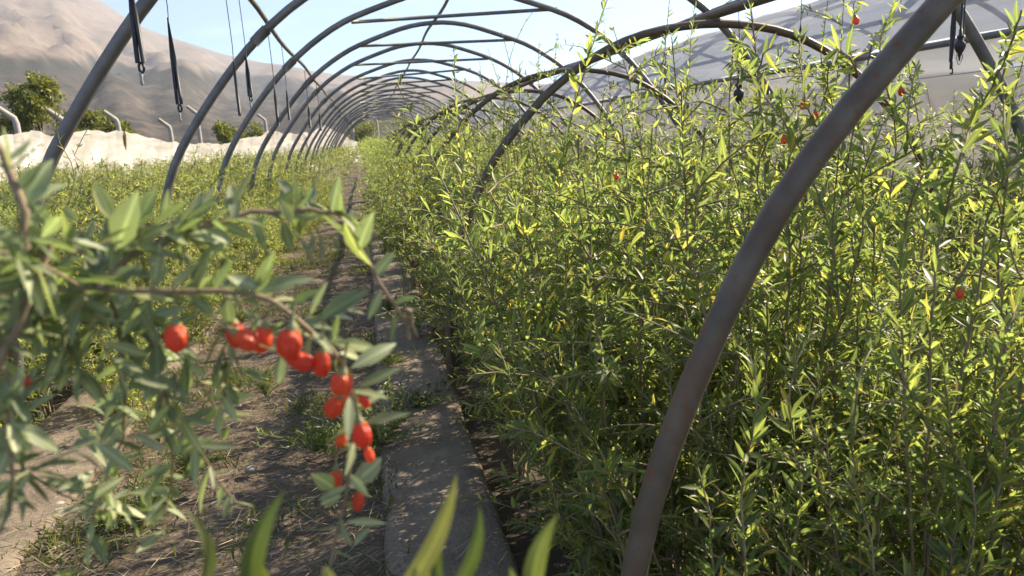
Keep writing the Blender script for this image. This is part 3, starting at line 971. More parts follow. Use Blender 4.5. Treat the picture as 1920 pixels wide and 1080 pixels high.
for i, (x, y, kd, ri) in enumerate(solo):
    if kd == 'right':
        g = gap(y, LOWY) + ' low hoop'
        row = 'in the right kerb row' if ri == 0 else ('amid the right bed' if ri < 3 else 'nearest the greenhouse')
        look = 'leafy goji bush' if ri == 0 else ('dense green goji bush' if ri < 3 else 'yellow-green goji bush')
        lab, grp = '%s %s, %s' % (look, row, g), 'goji bushes %s, %s' % (row, g)
        sc = (0.97 if ri < 2 else .93) * (0.92 + .16 * random.random())
        if y > 6: sc *= .93
        if y < 7 and ri < 2 and y > 1.3: sc *= 1.09
        elif y < 5 and ri < 4: sc *= 1.05
        bush(x, y, 'near' if y < 2.1 else ('kerb' if ri == 0 else 'right'), i, lab, grp, sc)
    else:
        g = gap(y, [3.2 + 2 * q for q in range(8)]) + ' left pipe leg'
        row = 'over the left kerb' if ri == 9 else ('beside the left kerb' if x > -2.0 else 'in the left field')
        lab, grp = 'pale green goji bush %s, just %s' % (row, g), 'goji bushes %s, %s' % (row, g)
        bush(x, y, 'left', i, lab, grp, (.64 + .12 * random.random()) if ri == 9 else 1.07 * (0.92 + .15 * random.random()))
# everything farther off reads as one mass of leaves
for y in np.arange(15.5, 44, 1.1):
    for x in (.36, 1.0, 1.7, 2.4, 3.0): far.append((x + rb.normal(0, .1), y + rb.normal(0, .2), 'right', 0))
for y in np.arange(15.5, 42, 1.2):
    for x in np.arange(-1.7, -1.7 - (y * .40), -0.95):
        if x > np.interp(y, [f[1] for f in FENCE], [f[0] for f in FENCE]) + .5: far.append((x + rb.normal(0, .15), y + rb.normal(0, .2), 'left', 0))
    far.append((-.85 + rb.normal(0, .08), y, 'left', 0)); far.append((.16 + rb.normal(0, .05), y, 'right', 0))
fp, fd, fu, fl_, fw, fc = [], [], [], [], [], []
for i, (x, y, kd, _) in enumerate(far):
    n = 420 if y < 20 else 230
    a = rb.random(n) * 6.283; q = np.sqrt(rb.random(n)) * (.36 if kd == 'right' else .5)
    top = 1.22 if kd == 'right' else 1.05
    hz = top * (0.35 + .65 * rb.random(n) ** .6) * (1 - .5 * q ** 2) * rb.normal(1, .07, n)
    fp.append(np.stack([x + q * np.cos(a), y + q * np.sin(a), BED + hz], 1))
    fd.append(np.stack([np.cos(a) * .6, np.sin(a) * .6, rb.normal(.7, .4, n)], 1) + rb.normal(0, .5, (n, 3)))
    fu.append(rb.normal(0, .5, (n, 3)) + (0, 0, 1)); l = rb.uniform(.035, .065, n) * (1 if y < 20 else 1.35)
    fl_.append(l); fw.append(l * rb.uniform(.22, .34, n)); fc.append(rb.normal(.1, .15, n))
isR = np.concatenate([np.full(len(p), k == 'right') for p, (_, _, k, _) in zip(fp, far)])
fp, fd, fu, fl_, fw, fc = [np.concatenate(q) for q in (fp, fd, fu, fl_, fw, fc)]
for m_, mat, lab in ((isR, M_leaf, 'distant mass of goji foliage at the far end of the right bed'), (~isR, M_leaf_left, 'distant mass of pale goji foliage at the far end of the left field')):
    o = link('goji_foliage', leaves_mesh('goji_foliage', fp[m_], fd[m_], fu[m_], fl_[m_], fw[m_], fc[m_], mat, 1))
    tag(o, lab, 'foliage', kind='stuff')


# ------------------------------------------------------------------ trees beyond the boundary
def tree(name, label, x, y, height, rx, rz_, seed, n=7000, low=.25):
    r = np.random.default_rng(seed)
    e = empty(name, (x, y, BED)); tag(e, label, 'tree')
    b = MB()
    b.tube([(x, y, BED), (x + .05, y, BED + height * .2), (x - .05, y + .05, BED + height * .45), (x, y, BED + height * .75)], [.16, .12, .09, .03], 8)
    blobs = []
    for k in range(16):
        a = r.random() * 6.283; q = math.sqrt(r.random()); hh = low + (1 - low) * r.random()
        wr = math.sqrt(max(.05, 1 - ((hh - .5) / .62) ** 2))
        c = np.array([x + rx * .7 * q * wr * math.cos(a), y + rx * .7 * q * wr * math.sin(a), BED + height * (.06 + .86 * hh)])
        blobs.append((c, rx * r.uniform(.26, .42)))
        b.tube([(x, y, BED + height * (.15 + .3 * hh)), tuple((np.array([x, y, BED + height * .5 * (hh + .3)]) + c) / 2), tuple(c)], [.05, .035, .012], 5)
    part('trunk', b, M_bark, e)
    pos, dr, up = [], [], []
    for c, rad in blobs:
        m = n // len(blobs)
        v = r.normal(size=(m, 3)); v /= np.linalg.norm(v, axis=1)[:, None]
        rr = rad * r.random(m) ** .45 * (1 + .35 * np.sin(v[:, 0] * 5 + v[:, 2] * 4))
        pos.append(c + v * rr[:, None] * (1, 1, .85)); dr.append(v + r.normal(0, .6, (m, 3))); up.append(v + r.normal(0, .4, (m, 3)))
    pos, dr, up = np.concatenate(pos), np.concatenate(dr), np.concatenate(up)
    l = r.uniform(.10, .20, len(pos))
    o = link('crown', leaves_mesh('crown', pos, dr, up, l, l * .6, r.normal(0, .1, len(pos)), M_leaf_tree, 1), e)
    o['kind'] = 'stuff'


def gpos(px, Y):
    p = at(px, 280, Y); return p.x


tree('round_tree', 'tall round green tree beyond the white sheets, behind the first left pipe leg', gpos(84, 42), 42, 5.35, 2.0, 1, 21, 11000)
tree('leafy_shrub', 'light green shrub just right of the tall round tree', gpos(160, 44), 44, 3.9, 1.3, 1, 22, 5000, .1)
tree('leafy_shrub', 'dark green spreading shrub, rightmost of the left clump', gpos(212, 46), 46, 3.6, 1.7, 1, 23, 6000, .1)
tree('leafy_shrub', 'small green shrub behind the second and third left pipe legs', gpos(432, 52), 52, 3.0, 1.2, 1, 24, 4000, .1)
tree('leafy_shrub', 'low green shrub behind the third left pipe leg', gpos(478, 60), 60, 2.9, 1.3, 1, 25, 4000, .1)
tree('leafy_shrub', 'dark shrub beyond the far tunnel end, left of the last posts', gpos(690, 75), 75, 3.6, 2.4, 1, 26, 4000, .1)
tree('leafy_shrub', 'dark shrub beyond the far tunnel end, right of the last posts', gpos(760, 78), 78, 3.6, 2.8, 1, 27, 4000, .1)
tree('leafy_shrub', 'dark shrub beyond the far tunnel end, behind the berry row', gpos(840, 80), 80, 3.3, 2.6, 1, 28, 4000, .1)

# ================================================================== HERO PLANTS
rh = np.random.default_rng(77)
# tall shoots of the right bed
HERO = [
    ('goji bush by the kerb with a tall upright leafy shoot left of the arches', 2.0, (.47, 2.05), [[(868, 560), (868, 370), (858, 230), (850, 90)]], [.0035, .0012], (.028, .045)),
    ('goji bush with a tall shoot crossing the tall hoop against the sky', 1.65, (.52, 1.75), [[(1040, 430), (1062, 260), (1100, 120), (1138, 0), (1152, -45)], [(1050, 330), (1120, 230), (1180, 190)]], [.0035, .0011], (.028, .048)),
    ('goji bush with a straight pale shoot in the middle of the right bed', 1.75, (.74, 1.80), [[(1212, 560), (1210, 400), (1203, 290), (1195, 165)], [(1120, 470), (1130, 330), (1140, 210)]], [.0035, .0012], (.030, .050)),
    ('goji bush with a thin shoot leaning up to the low ridge pipe', 1.75, (.85, 1.95), [[(1262, 420), (1278, 250), (1292, 120), (1302, 15)], [(1300, 420), (1340, 280), (1390, 200)]], [.003, .001], (.026, .042)),
    ('goji bush with arching canes and berries left of the slanting pipe leg', 1.25, (.80, 1.42), [[(1560, 520), (1520, 330), (1470, 230), (1415, 150), (1372, 112)], [(1480, 520), (1470, 380), (1490, 270), (1540, 200), (1555, 120)], [(1440, 480), (1420, 340), (1450, 240), (1470, 180)], [(1500, 420), (1440, 300), (1400, 230), (1330, 210)], [(1620, 420), (1560, 280), (1510, 190), (1500, 60)], [(1400, 520), (1390, 380), (1360, 270)]], [.0045, .0014], (.030, .052)),
    ('goji bush with a red berry high above the slanting pipe leg', 1.3, (.98, 1.40), [[(1640, 430), (1612, 250), (1588, 110), (1612, -20)], [(1660, 420), (1680, 250), (1650, 90), (1690, 0)], [(1600, 470), (1570, 250), (1540, 110)], [(1720, 520), (1740, 360), (1700, 240), (1720, 120)], [(1560, 520), (1600, 380), (1640, 270), (1680, 190)]], [.004, .0013], (.030, .050)),
    ('goji bush with large yellow-green leaves at the right edge', .95, (.86, .98), [[(1750, 560), (1775, 400), (1802, 290), (1850, 180), (1905, 60)], [(1830, 560), (1850, 420), (1900, 300), (1960, 230)], [(1690, 560), (1700, 420), (1730, 330), (1790, 255)], [(1880, 700), (1870, 500), (1890, 330), (1880, 150), (1915, 20)], [(1930, 640), (1900, 480), (1860, 360)]], [.004, .0015], (.030, .052)),
    ('goji bush with bare diagonal stems at the lower right', .88, (.72, 1.0), [[(1830, 960), (1740, 800), (1690, 700), (1640, 560)], [(1790, 1020), (1690, 950), (1620, 910)], [(1880, 900), (1860, 760), (1890, 620), (1930, 520)], [(1640, 1080), (1600, 900), (1610, 720), (1660, 600)], [(1780, 1080), (1790, 880), (1770, 700)]], [.0035, .0013], (.028, .050)),
    ('goji bush with long bare stems showing beside the dark bed edge', 1.4, (.50, 1.48), [[(1150, 1060), (1130, 910), (1090, 760), (1070, 620), (1060, 500)], [(1060, 1000), (1020, 860), (970, 740), (930, 640)], [(1180, 900), (1180, 740), (1160, 600)]], [.004, .0015], (.028, .048)),
    ('goji bush low in front of the slanting pipe leg on its right', .95, (.62, 1.12), [[(1400, 1080), (1390, 900), (1420, 760), (1400, 640)], [(1480, 1080), (1500, 900), (1480, 740), (1520, 620)], [(1340, 1080), (1330, 960), (1300, 860)]], [.0035, .0014], (.028, .050)),
]
HERO_BERRY = [(5, 1605, 38, 1.30), (4, 1506, 197, 1.28), (4, 1529, 216, 1.27), (5, 1690, 172, 1.32), (7, 1800, 550, .93), (2, 1156, 331, 1.8), (3, 1295, 330, 1.9), (4, 1470, 262, 1.3)]
heroes = []
for i, (lab, Y, (rx_, ry_), canes, rad, lf) in enumerate(HERO):
    e = bush(rx_, ry_, 'near', i + 3, lab, None, [1.0, 1.08, 1.10, 1.10, 1.06, 1.02, .84, .74, .95, .72][i])
    heroes.append(e)
    POOL = []
    for c in canes:
        pts = [at(px, py, Y + .03 * k * (1 if k % 2 else -.6)) for k, (px, py) in enumerate(c)]
        foot = Vector((rx_ + rh.normal(0, .03), ry_ + rh.normal(0, .03), BED))
        mid = foot.lerp(pts[0], .5) + Vector(rh.normal(0, .012, 3))
        P = [foot, mid] + pts
        L0 = (pts[0] - foot).length; tot = L0 + sum((pts[k + 1] - pts[k]).length for k in range(len(pts) - 1))
        cane(e, P, rad[0] * .72, rad[1] * .8, M_leaf, rh, step=.019, leaf=lf, ratio=(.18, .27), lo=min(.45, .6 * L0 / tot), per=(2, 3))
    pool = sorted(POOL, key=lambda q: -q[4] * q[5]); POOL = None
    for q in pool[:170]: put_leaf(*q)
    rest = pool[170:]
    if rest:
        o = link('shoot_foliage', leaves_mesh('shoot_foliage', [q[1] for q in rest], [q[2] for q in rest], [q[3] for q in rest], [q[4] for q in rest], [q[5] for q in rest], rh.normal(.08, .12, len(rest)), M_leaf, 3), e)
        o['kind'] = 'stuff'
for i, px, py, Y in HERO_BERRY:
    put_berry(heroes[i], at(px, py, Y), .0115, .0165, (rh.normal(0, .2), rh.normal(0, .2), 1))

# sparse climbing shoots seen against the hoops
thin = [('thin sparse shoot tips wavering before the fourth arch', 2.6, (.52, 2.7), [[(950, 330), (945, 220), (958, 100), (1000, 20)], [(950, 260), (962, 150), (940, 60)]], (.012, .024)),
        ('thin drooping shoot against the far arches', 4.2, (.10, 4.3), [[(745, 330), (718, 235), (705, 190), (682, 148)], [(790, 300), (800, 210), (770, 165), (720, 158)]], (.018, .03)),
        ('thin leafy shoot climbing before the first left pipe leg', 1.9, (-1.52, 2.0), [[(130, 380), (112, 270), (103, 215), (97, 160)], [(150, 360), (140, 290), (165, 240)]], (.022, .036))]
for lab, Y, (x, y), cs, lf in thin:
    e = empty('goji_shoot', (x, y, BED)); tag(e, lab, 'shoot')
    for c in cs:
        pts = [at(px, py, Y) for px, py in c]
        foot = Vector((x, y, BED))
        cane(e, [foot, foot.lerp(pts[0], .6) + Vector((.02, .02, .02))] + pts, .003, .0008, M_leaf_left, rh, step=.026, leaf=lf, lo=.55, per=(1, 2))

# ------------------------------------------------------------------ foreground berry bush
FG = empty('goji_bush', (-.62, .40, BED))
tag(FG, 'out-of-focus goji branch hung with red berries reaching in from the left foreground', 'bush')
rf = np.random.default_rng(31)
POOL = []
root = Vector((-.62, .40, BED))


def fg(c, r0, r1, feet=None, tw_end=.95, **kw):
    pts = [at(px, py, Y) for px, py, Y in c]
    if feet is not None: pts = [root + Vector((rf.normal(0, .03), rf.normal(0, .03), 0))] + [Vector(f) for f in feet] + pts
    kw.setdefault('leaf', (.018, .035)); kw.setdefault('ratio', (.22, .32)); kw.setdefault('step', .0095)
    Pc = cane(FG, pts, r0, r1, M_leaf_near, rf, **kw)
    n = len(Pc)
    for _ in range(int(n * .32 * max(.05, tw_end - kw.get('lo', 0)))):
        i = int(rf.integers(int(n * kw.get('lo', .05)), max(int(n * tw_end), int(n * kw.get('lo', .05)) + 2)))
        d = Vector(rf.normal(0, 1, 3)); d.z += .3; d.y = abs(d.y) * .8; d.normalize()
        L = rf.uniform(.03, .085)
        p0 = Pc[i]; p1 = p0 + d * L * .5; p2 = p0 + d * L + Vector((0, 0, -.012))
        cane(FG, [p0, p1, p2], .0008, .0004, M_leaf_near, rf, step=.009, leaf=(.016, .032), ratio=(.24, .34), lo=.1, per=(1, 2), mat=M_stem_green, name='twig')
    return Pc


fg([(-90, 585, .50), (0, 547, .47), (100, 545, .46), (190, 540, .45), (340, 548, .44), (480, 560, .44), (520, 577, .44), (590, 625, .44), (640, 690, .44), (663, 745, .44), (660, 850, .45), (645, 950, .46), (620, 1060, .47)], .0034, .0010, feet=[(-.52, .42, .45), (-.36, .47, .84)], tw_end=.74, lo=.64, per=(1, 2), fwd=.35)
fg([(180, 541, .45), (230, 492, .46), (300, 455, .47), (385, 430, .48), (470, 402, .49), (545, 395, .50), (605, 392, .50), (655, 425, .50), (690, 490, .50), (735, 570, .50), (770, 612, .50)], .0022, .0010, per=(1, 3), hi=.72, tw_end=.6)
fg([(25, 620, .42), (45, 500, .42), (44, 430, .42), (36, 375, .42), (10, 290, .43), (-30, 225, .44)], .0034, .0022, feet=[(-.45, .38, .5)], lo=.9, leaf=(.022, .04))
fg([(250, 552, .48), (280, 640, .50), (300, 720, .50), (345, 790, .50), (390, 860, .51), (445, 945, .51)], .0014, .0007, per=(1, 2))
fg([(-40, 560, .42), (-5, 640, .42), (12, 730, .42), (15, 840, .42), (25, 900, .42), (0, 1000, .43)], .0018, .0008, per=(1, 3))
fg([(200, 541, .46), (228, 640, .52), (240, 760, .53), (205, 880, .53), (185, 960, .53), (150, 1070, .53)], .0015, .0007, per=(1, 2))
fg([(425, 556, .45), (428, 600, .46), (434, 650, .47), (455, 705, .47)], .0013, .0007, per=(1, 3))
fg([(50, 548, .46), (100, 620, .48), (140, 680, .48), (160, 720, .48)], .0014, .0007, per=(2, 3))
fg([(60, 530, .44), (150, 470, .44), (240, 435, .46), (330, 425, .47), (400, 415, .47)], .0018, .0008, per=(1, 3))
fg([(-30, 600, .46), (60, 615, .48), (180, 605, .5), (300, 625, .51), (360, 660, .52)], .0018, .0008, per=(1, 3))
fg([(-60, 470, .40), (20, 480, .41), (110, 510, .42), (170, 560, .44)], .0016, .0008, per=(1, 3))
fg([(330, 700, .50), (300, 760, .50), (330, 860, .52), (310, 960, .53)], .0011, .0006, per=(1, 2))
fg([(-40, 900, .45), (40, 880, .47), (120, 930, .5), (200, 960, .52)], .0011, .0006, per=(1, 2))

# leaves placed one by one: base pixel, tip pixel, width in pixels, depth
FL = [((214, 416), (171, 338), 24, .45), ((218, 467), (257, 369), 46, .45), ((249, 463), (303, 408), 30, .46), ((307, 416), (313, 356), 13, .47), ((366, 436), (373, 354), 20, .47),
      ((183, 486), (117, 424), 34, .45), ((31, 475), (99, 451), 24, .42), ((144, 416), (119, 385), 15, .46), ((43, 397), (70, 288), 46, .42), ((78, 369), (128, 340), 22, .44), ((40, 420), (88, 470), 30, .42),
      ((187, 513), (117, 558), 34, .45), ((233, 552), (323, 552), 17, .45), ((0, 552), (82, 595), 30, .43), ((218, 548), (144, 596), 22, .46), ((190, 530), (270, 500), 24, .45), ((96, 425), (60, 380), 24, .44),
      ((555, 388), (554, 322), 11, .50), ((548, 420), (526, 372), 18, .49), ((563, 390), (583, 352), 13, .50), ((622, 395), (637, 330), 19, .50), ((637, 410), (643, 358), 21, .50), ((672, 478), (655, 392), 26, .50), ((672, 470), (695, 396), 32, .49),
      ((489, 540), (422, 522), 26, .44), ((426, 552), (424, 620), 26, .45), ((489, 550), (578, 505), 30, .44), ((480, 550), (520, 470), 28, .45), ((581, 592), (613, 526), 13, .44), ((600, 600), (690, 537), 36, .43), ((541, 574), (605, 540), 22, .45), ((626, 640), (633, 590), 13, .44),
      ((626, 645), (714, 644), 25, .44), ((637, 662), (683, 668), 19, .44), ((659, 690), (748, 640), 30, .43), ((672, 726), (752, 685), 21, .44), ((688, 757), (721, 730), 15, .44), ((655, 740), (652, 825), 22, .43), ((680, 796), (765, 766), 18, .45), ((528, 668), (522, 722), 20, .44),
      ((657, 909), (732, 860), 36, .46), ((649, 979), (727, 979), 17, .46), ((664, 1022), (694, 990), 15, .46), ((625, 915), (594, 888), 30, .47), ((640, 930), (600, 945), 24, .48), ((385, 430), (440, 455), 22, .48), ((440, 415), (440, 340), 20, .48), ((470, 405), (505, 470), 20, .48),
      ((500, 400), (475, 450), 18, .49), ((340, 430), (330, 500), 22, .46), ((430, 455), (350, 500), 26, .46), ((300, 455), (290, 540), 22, .46), ((400, 545), (440, 490), 22, .45), ((350, 548), (400, 590), 22, .45), ((700, 520), (740, 470), 20, .5), ((715, 545), (690, 600), 16, .5),
      ((735, 572), (778, 555), 14, .5), ((745, 590), (732, 640), 14, .5), ((20, 760), (40, 690), 22, .42), ((15, 800), (60, 850), 24, .42), ((18, 840), (-10, 900), 22, .42), ((60, 880), (0, 960), 20, .44), ((350, 790), (405, 760), 14, .5), ((300, 730), (240, 705), 15, .5), ((302, 735), (298, 800), 14, .5)]
for q, ((bx, by), (tx, ty), w, Y) in enumerate(FL):
    b0 = at(bx, by, Y); t0 = at(tx, ty, Y + rf.normal(0, .008))
    up = Vector((rf.normal(0, .35), -0.75, .65))
    put_leaf(FG, b0, t0 - b0, up, (t0 - b0).length, w * Y / FPX * 1.15, M_leaf_near, q % 6)

flush = sorted(POOL, key=lambda q: -q[4] * q[5]); POOL = None
for q in flush[:290]: put_leaf(*q)
rest = flush[290:]
if rest:
    o = link('foliage', leaves_mesh('foliage', [q[1] for q in rest], [q[2] for q in rest], [q[3] for q in rest], [q[4] for q in rest], [q[5] for q in rest], rf.normal(.08, .12, len(rest)), M_leaf_near, 3), FG)
    o['kind'] = 'stuff'

FB = [(330, 632, 45, 50, .44, (.1, 0, 1)), (37, 717, 24, 40, .44, (1, .1, .1)), (461, 636, 40, 46, .435, (-.7, 0, .6)), (444, 628, 40, 46, .45, (-.2, .2, 1)), (492, 636, 38, 48, .445, (.35, 0, 1)), (543, 643, 46, 56, .43, (.25, 0, 1)), (563, 677, 38, 50, .435, (-.9, 0, .45)),
      (604, 681, 34, 50, .435, (.15, -.1, 1)), (640, 718, 42, 44, .43, (.2, -.2, 1)), (652, 735, 24, 34, .45, (0, 0, 1)), (627, 762, 36, 42, .44, (.5, 0, .8)), (679, 814, 36, 52, .43, (-.1, 0, 1)), (641, 822, 24, 36, .46, (.3, 0, 1)), (692, 852, 20, 30, .45, (-.2, 0, 1)), (630, 898, 24, 40, .49, (.1, 0, 1)), (672, 938, 26, 40, .46, (.2, 0, 1)), (682, 752, 18, 30, .44, (-.6, 0, .8))]
for q, (px, py, w, h, Y, ax) in enumerate(FB):
    o = put_berry(FG, at(px, py, Y), w * Y / FPX * (.92 + .1 * (q % 3) / 2), h * Y / FPX * 1.10, ax, q * 1.3)
# unripe green fruit hanging from the upper twig
GF = [((548, 430), (585, 490), 11), ((592, 422), (602, 487), 11), ((580, 425), (582, 468), 10), ((618, 441), (632, 467), 10), ((480, 455), (470, 490), 10), ((497, 455), (498, 500), 10), ((420, 470), (412, 505), 10), ((150, 640), (160, 660), 14), ((186, 670), (182, 700), 13), ((245, 700), (240, 730), 12), ((340, 470), (352, 495), 11)]
for (bx, by), (tx, ty), w in GF:
    b = MB(); Y = .49
    p0, p1 = at(bx, by, Y), at(tx, ty, Y)
    m = p0.lerp(p1, .5) + Vector((.002, 0, 0))
    b.tube([p0, p0.lerp(m, .6), m, m.lerp(p1, .6), p1], np.array([.12, .2, .36, .5, .15]) * w * Y / FPX, 8)
    part('green_fruit', b, M_stem_green, FG)
# withered tip
b = MB()
for k in range(5):
    p0 = at(762 + 3 * k, 600 + 3 * k, .5); p1 = at(775 + rf.normal(0, 14), 615 + rf.normal(0, 16), .5 + rf.normal(0, .006))
    b.tube([p0, p0.lerp(p1, .6) + Vector(rf.normal(0, .002, 3)), p1], [.0012, .0016, .0006], 5)
part('withered_tip', b, M_stem, FG)

# blurred leaf tips rising at the bottom of the picture
NS = empty('goji_shoot', (.0, .16, 0.0))
tag(NS, 'blurred green leaf tips rising from the bottom edge before the path', 'shoot')
stemsP = [((355, 1150, .30), (470, 1400, .27)), ((480, 1150, .31), (600, 1400, .27)), ((810, 1130, .30), (780, 1400, .27)), ((1010, 1160, .31), (900, 1400, .27)), ((615, 1130, .3), (640, 1400, .27))]
for (a, b_) in stemsP:
    pts = [Vector((rf.normal(0, .02), .16 + rf.normal(0, .02), 0.0)), Vector((rf.normal(0, .02), .19, .45)), at(*b_), at(*a)]
    cane(NS, pts, .0022, .001, M_leaf_near, rf, leafless=True, mat=M_stem_green)
BL = [((355, 1140), (345, 958), 27, 4), ((472, 1140), (532, 926), 46, 0), ((500, 1160), (465, 1035), 22, 1), ((735, 1130), (853, 895), 46, 2), ((832, 1130), (832, 1000), 24, 0), ((838, 1120), (897, 952), 36, 1), ((820, 1110), (788, 1042), 26, 3), ((1000, 1150), (1046, 968), 48, 0), ((612, 1130), (608, 1062), 40, 1), ((960, 1130), (955, 1064), 24, 2)]


def blade(root, p0, p1, w, bend, mat):
    """A near leaf with a curved midrib, folded along it."""
    ax = p1 - p0
    toc = (EYE - p0).normalized()
    side = ax.cross(toc).normalized(); nrm = side.cross(ax).normalized()
    n = 10; V, F, A = [], [], []
    for i in range(n + 1):
        t = i / n
        c = p0 + ax * t + side * (bend * ax.length * 4 * t * (1 - t)) + nrm * (-.10 * ax.length * t * t)
        hw = .5 * w * (max(0.0, math.sin(math.pi * min(1, .06 + t * .94) ** .85)) ** .8 if i < n else 0.02)
        tw = .5 * math.sin(t * 2.2 + bend * 9)
        sd = (side * math.cos(tw) + nrm * math.sin(tw))
        for q in (-1, -.5, 0, .5, 1):
            V.append(c + sd * (hw * q) + nrm * (abs(q) * hw * .38)); A.append(q)
    for i in range(n):
        for j in range(4): F.append((i * 5 + j, i * 5 + j + 1, i * 5 + j + 6, i * 5 + j + 5))
    b = MB(); b.add([tuple(v) for v in V], F)
    me = b.build('leaf', mat)
    me.attributes.new('across', 'FLOAT', 'POINT').data.foreach_set('value', np.array(A, np.float32))
    return link('leaf', me, root)


for (bb, t, w, v) in BL:
    b0, t0 = at(*bb, .30), at(*t, .305)
    blade(NS, b0, t0, w * .30 / FPX * .95, [-.10, .12, .08, -.05, .22][v], M_weed)

# ================================================================== HANGING SPRINKLER LINES
LINES = {'L': (-.57, EYE.z + .77), 'R': (2.39, EYE.z + .745), 'T2': (1.52, EYE.z + .43)}


def hanger(label, px_bot, line, style, width=1.0, name='sprinkler_line'):
    lx, lz = LINES[line]
    u = at(*px_bot, 1.0); Y = lx / u.x
    bot = at(*px_bot, Y); top = Vector((lx, Y, lz))
    e = empty(name, tuple(bot)); tag(e, label, 'sprinkler line', 'black lines hanging from the frame')
    L = (top - bot).length
    b = MB(); b.tube([top, top.lerp(bot, .5) + Vector((.004, 0, 0)), top.lerp(bot, .62)], .0016 * width, 5); part('string', b, M_black, e)
    if style == 'loop':
        p = top.lerp(bot, .55)
        for s_ in (-1, 1):
            b = MB(); b.tube([p, p.lerp(bot, .4) + Vector((s_ * .004 * width, 0, 0)), bot + Vector((s_ * .0065 * width, 0, .03))], [.002, .0055 * width, .0055 * width], 6); part('tube', b, M_black, e)
        b = MB()
        th = np.linspace(0, 2 * math.pi, 13)
        b.tube([bot + Vector((.0055 * width * math.cos(t), 0, .018 + .011 * width * math.sin(t))) for t in th], .003 * width, 6); part('ring', b, M_black, e)
        b = MB(); b.lathe(bot + Vector((-.004, 0, -.030 * width)), [(r_ * width, z_ * width) for r_, z_ in [(.002, .006), (.0045, .010), (.003, .02), (.005, .028), (.003, .036)]], 8); part('clip', b, M_grey_plastic, e)
    elif style == 'head':
        b = MB(); b.tube([top.lerp(bot, .45), bot + Vector((0, 0, .05))], .0045, 7); part('tube', b, M_black, e)
        b = MB(); b.tube([top.lerp(bot, .45) + Vector((.014, .004, 0)), bot + Vector((.016, .004, .02))], .003, 6); part('tube', b, M_black, e)
        b = MB(); b.lathe(bot, [(.002, -.055), (.004, -.045), (.008, -.025), (.012, -.022), (.020, -.005), (.022, .006), (.020, .016), (.009, .024), (.010, .034), (.014, .036), (.014, .042), (.007, .048), (.006, .07)], 12); part('sprinkler_head', b, M_black, e)
        for s_ in (-1, 1):
            b = MB(); b.tube([bot + Vector((s_ * .008, 0, -.02)), bot + Vector((s_ * .015, 0, -.04)), bot + Vector((s_ * .003, 0, -.07))], .0022, 5); part('bridge_arm', b, M_grey_plastic, e)
    elif style == 'strip':
        p = top.lerp(bot, .45)
        b = MB(); b.tube([p, p.lerp(bot, .5), bot + Vector((0, 0, .03))], [.003, .008 * width, .007 * width], 6); part('tube', b, M_black, e)
        b = MB(); b.box(bot + Vector((-.006, -.002, .0)), bot + Vector((.006, .002, .036))); b.box(bot + Vector((-.002, -.002, -.02)), bot + Vector((.008, .002, -.014))); b.box(bot + Vector((.006, -.0025, -.018)), bot + Vector((.009, .0025, .004))); part('hook', b, M_black, e)
    else:
        p = top.lerp(bot, .6)
        b = MB(); b.tube([p, p.lerp(bot, .3), bot], [.002, .006 * width, .0065 * width], 6); part('tube', b, M_black, e)


hanger('thick doubled black line with a metal clip before the first left pipe leg', (267, 140), 'L', 'loop', 1.15)
hanger('long black line with looped end left of the second pipe leg', (339, 214), 'L', 'loop', .95)
hanger('black line with looped end crossing the third left pipe leg', (471, 192), 'L', 'loop', 1.2)
hanger('thin black line between the second and third left pipe legs', (450, 217), 'L', 'plain', 1.2)
hanger('thin black line crossing the fourth left pipe leg', (543, 225), 'L', 'plain', 1.6)
hanger('short black line left of the fourth pipe leg', (522, 235), 'L', 'plain', 1.6)
hanger('short black line right of the fourth pipe leg', (582, 240), 'L', 'plain', 2.0)
hanger('short black line beside the fifth left pipe leg', (602, 245), 'L', 'plain', 2.4)
hanger('black sprinkler head hanging under the top of the second low hoop', (1385, 178), 'T2', 'head')
hanger('thick black line below the right slope of the second low hoop', (1500, 104), 'R', 'plain', 1.6)
hanger('thin black line right of the middle of the arches', (1248, 178), 'R', 'plain', 1.8)
hanger('short thin black line below the low ridge pipe', (1181, 150), 'R', 'plain', 1.6)
hanger('black sprinkler head hanging near the first right pipe leg', (1800, 88), 'R', 'head')
hanger('black strip with a hook end beside the right sprinkler head', (1783, 130), 'R', 'strip', 1.4)

# ================================================================== GROUND LITTER AND WEEDS
rl = np.random.default_rng(9)
# dry straw and clippings on the path
n = 15000
y = 0.9 + 9.0 * rl.random(n) ** 1.9; x = np.where(rl.random(n) < .8, rl.uniform(-1.02, -0.02, n), rl.uniform(-1.3, .25, n))
a = rl.normal(0.35, .7, n) + np.where(rl.random(n) < .5, 0, math.pi)
pos = np.stack([x, y, np.where((x > -.04) | (x < -1.02), .032, rl.uniform(.006, .03, n))], 1)
dr = np.stack([np.cos(a), np.sin(a), rl.normal(.02, .16, n)], 1)
l = rl.uniform(.02, .10, n) * np.where(rl.random(n) < .06, 2.6, 1)
o = link('dry_straw', leaves_mesh('dry_straw', pos, dr, np.tile((0, 0, 1.0), (n, 1)) + rl.normal(0, .4, (n, 3)), l, rl.uniform(.0012, .0032, n), rl.normal(0, .15, n), M_straw, 1))
tag(o, 'dry straw and clippings strewn over the soil path', 'straw', kind='stuff')
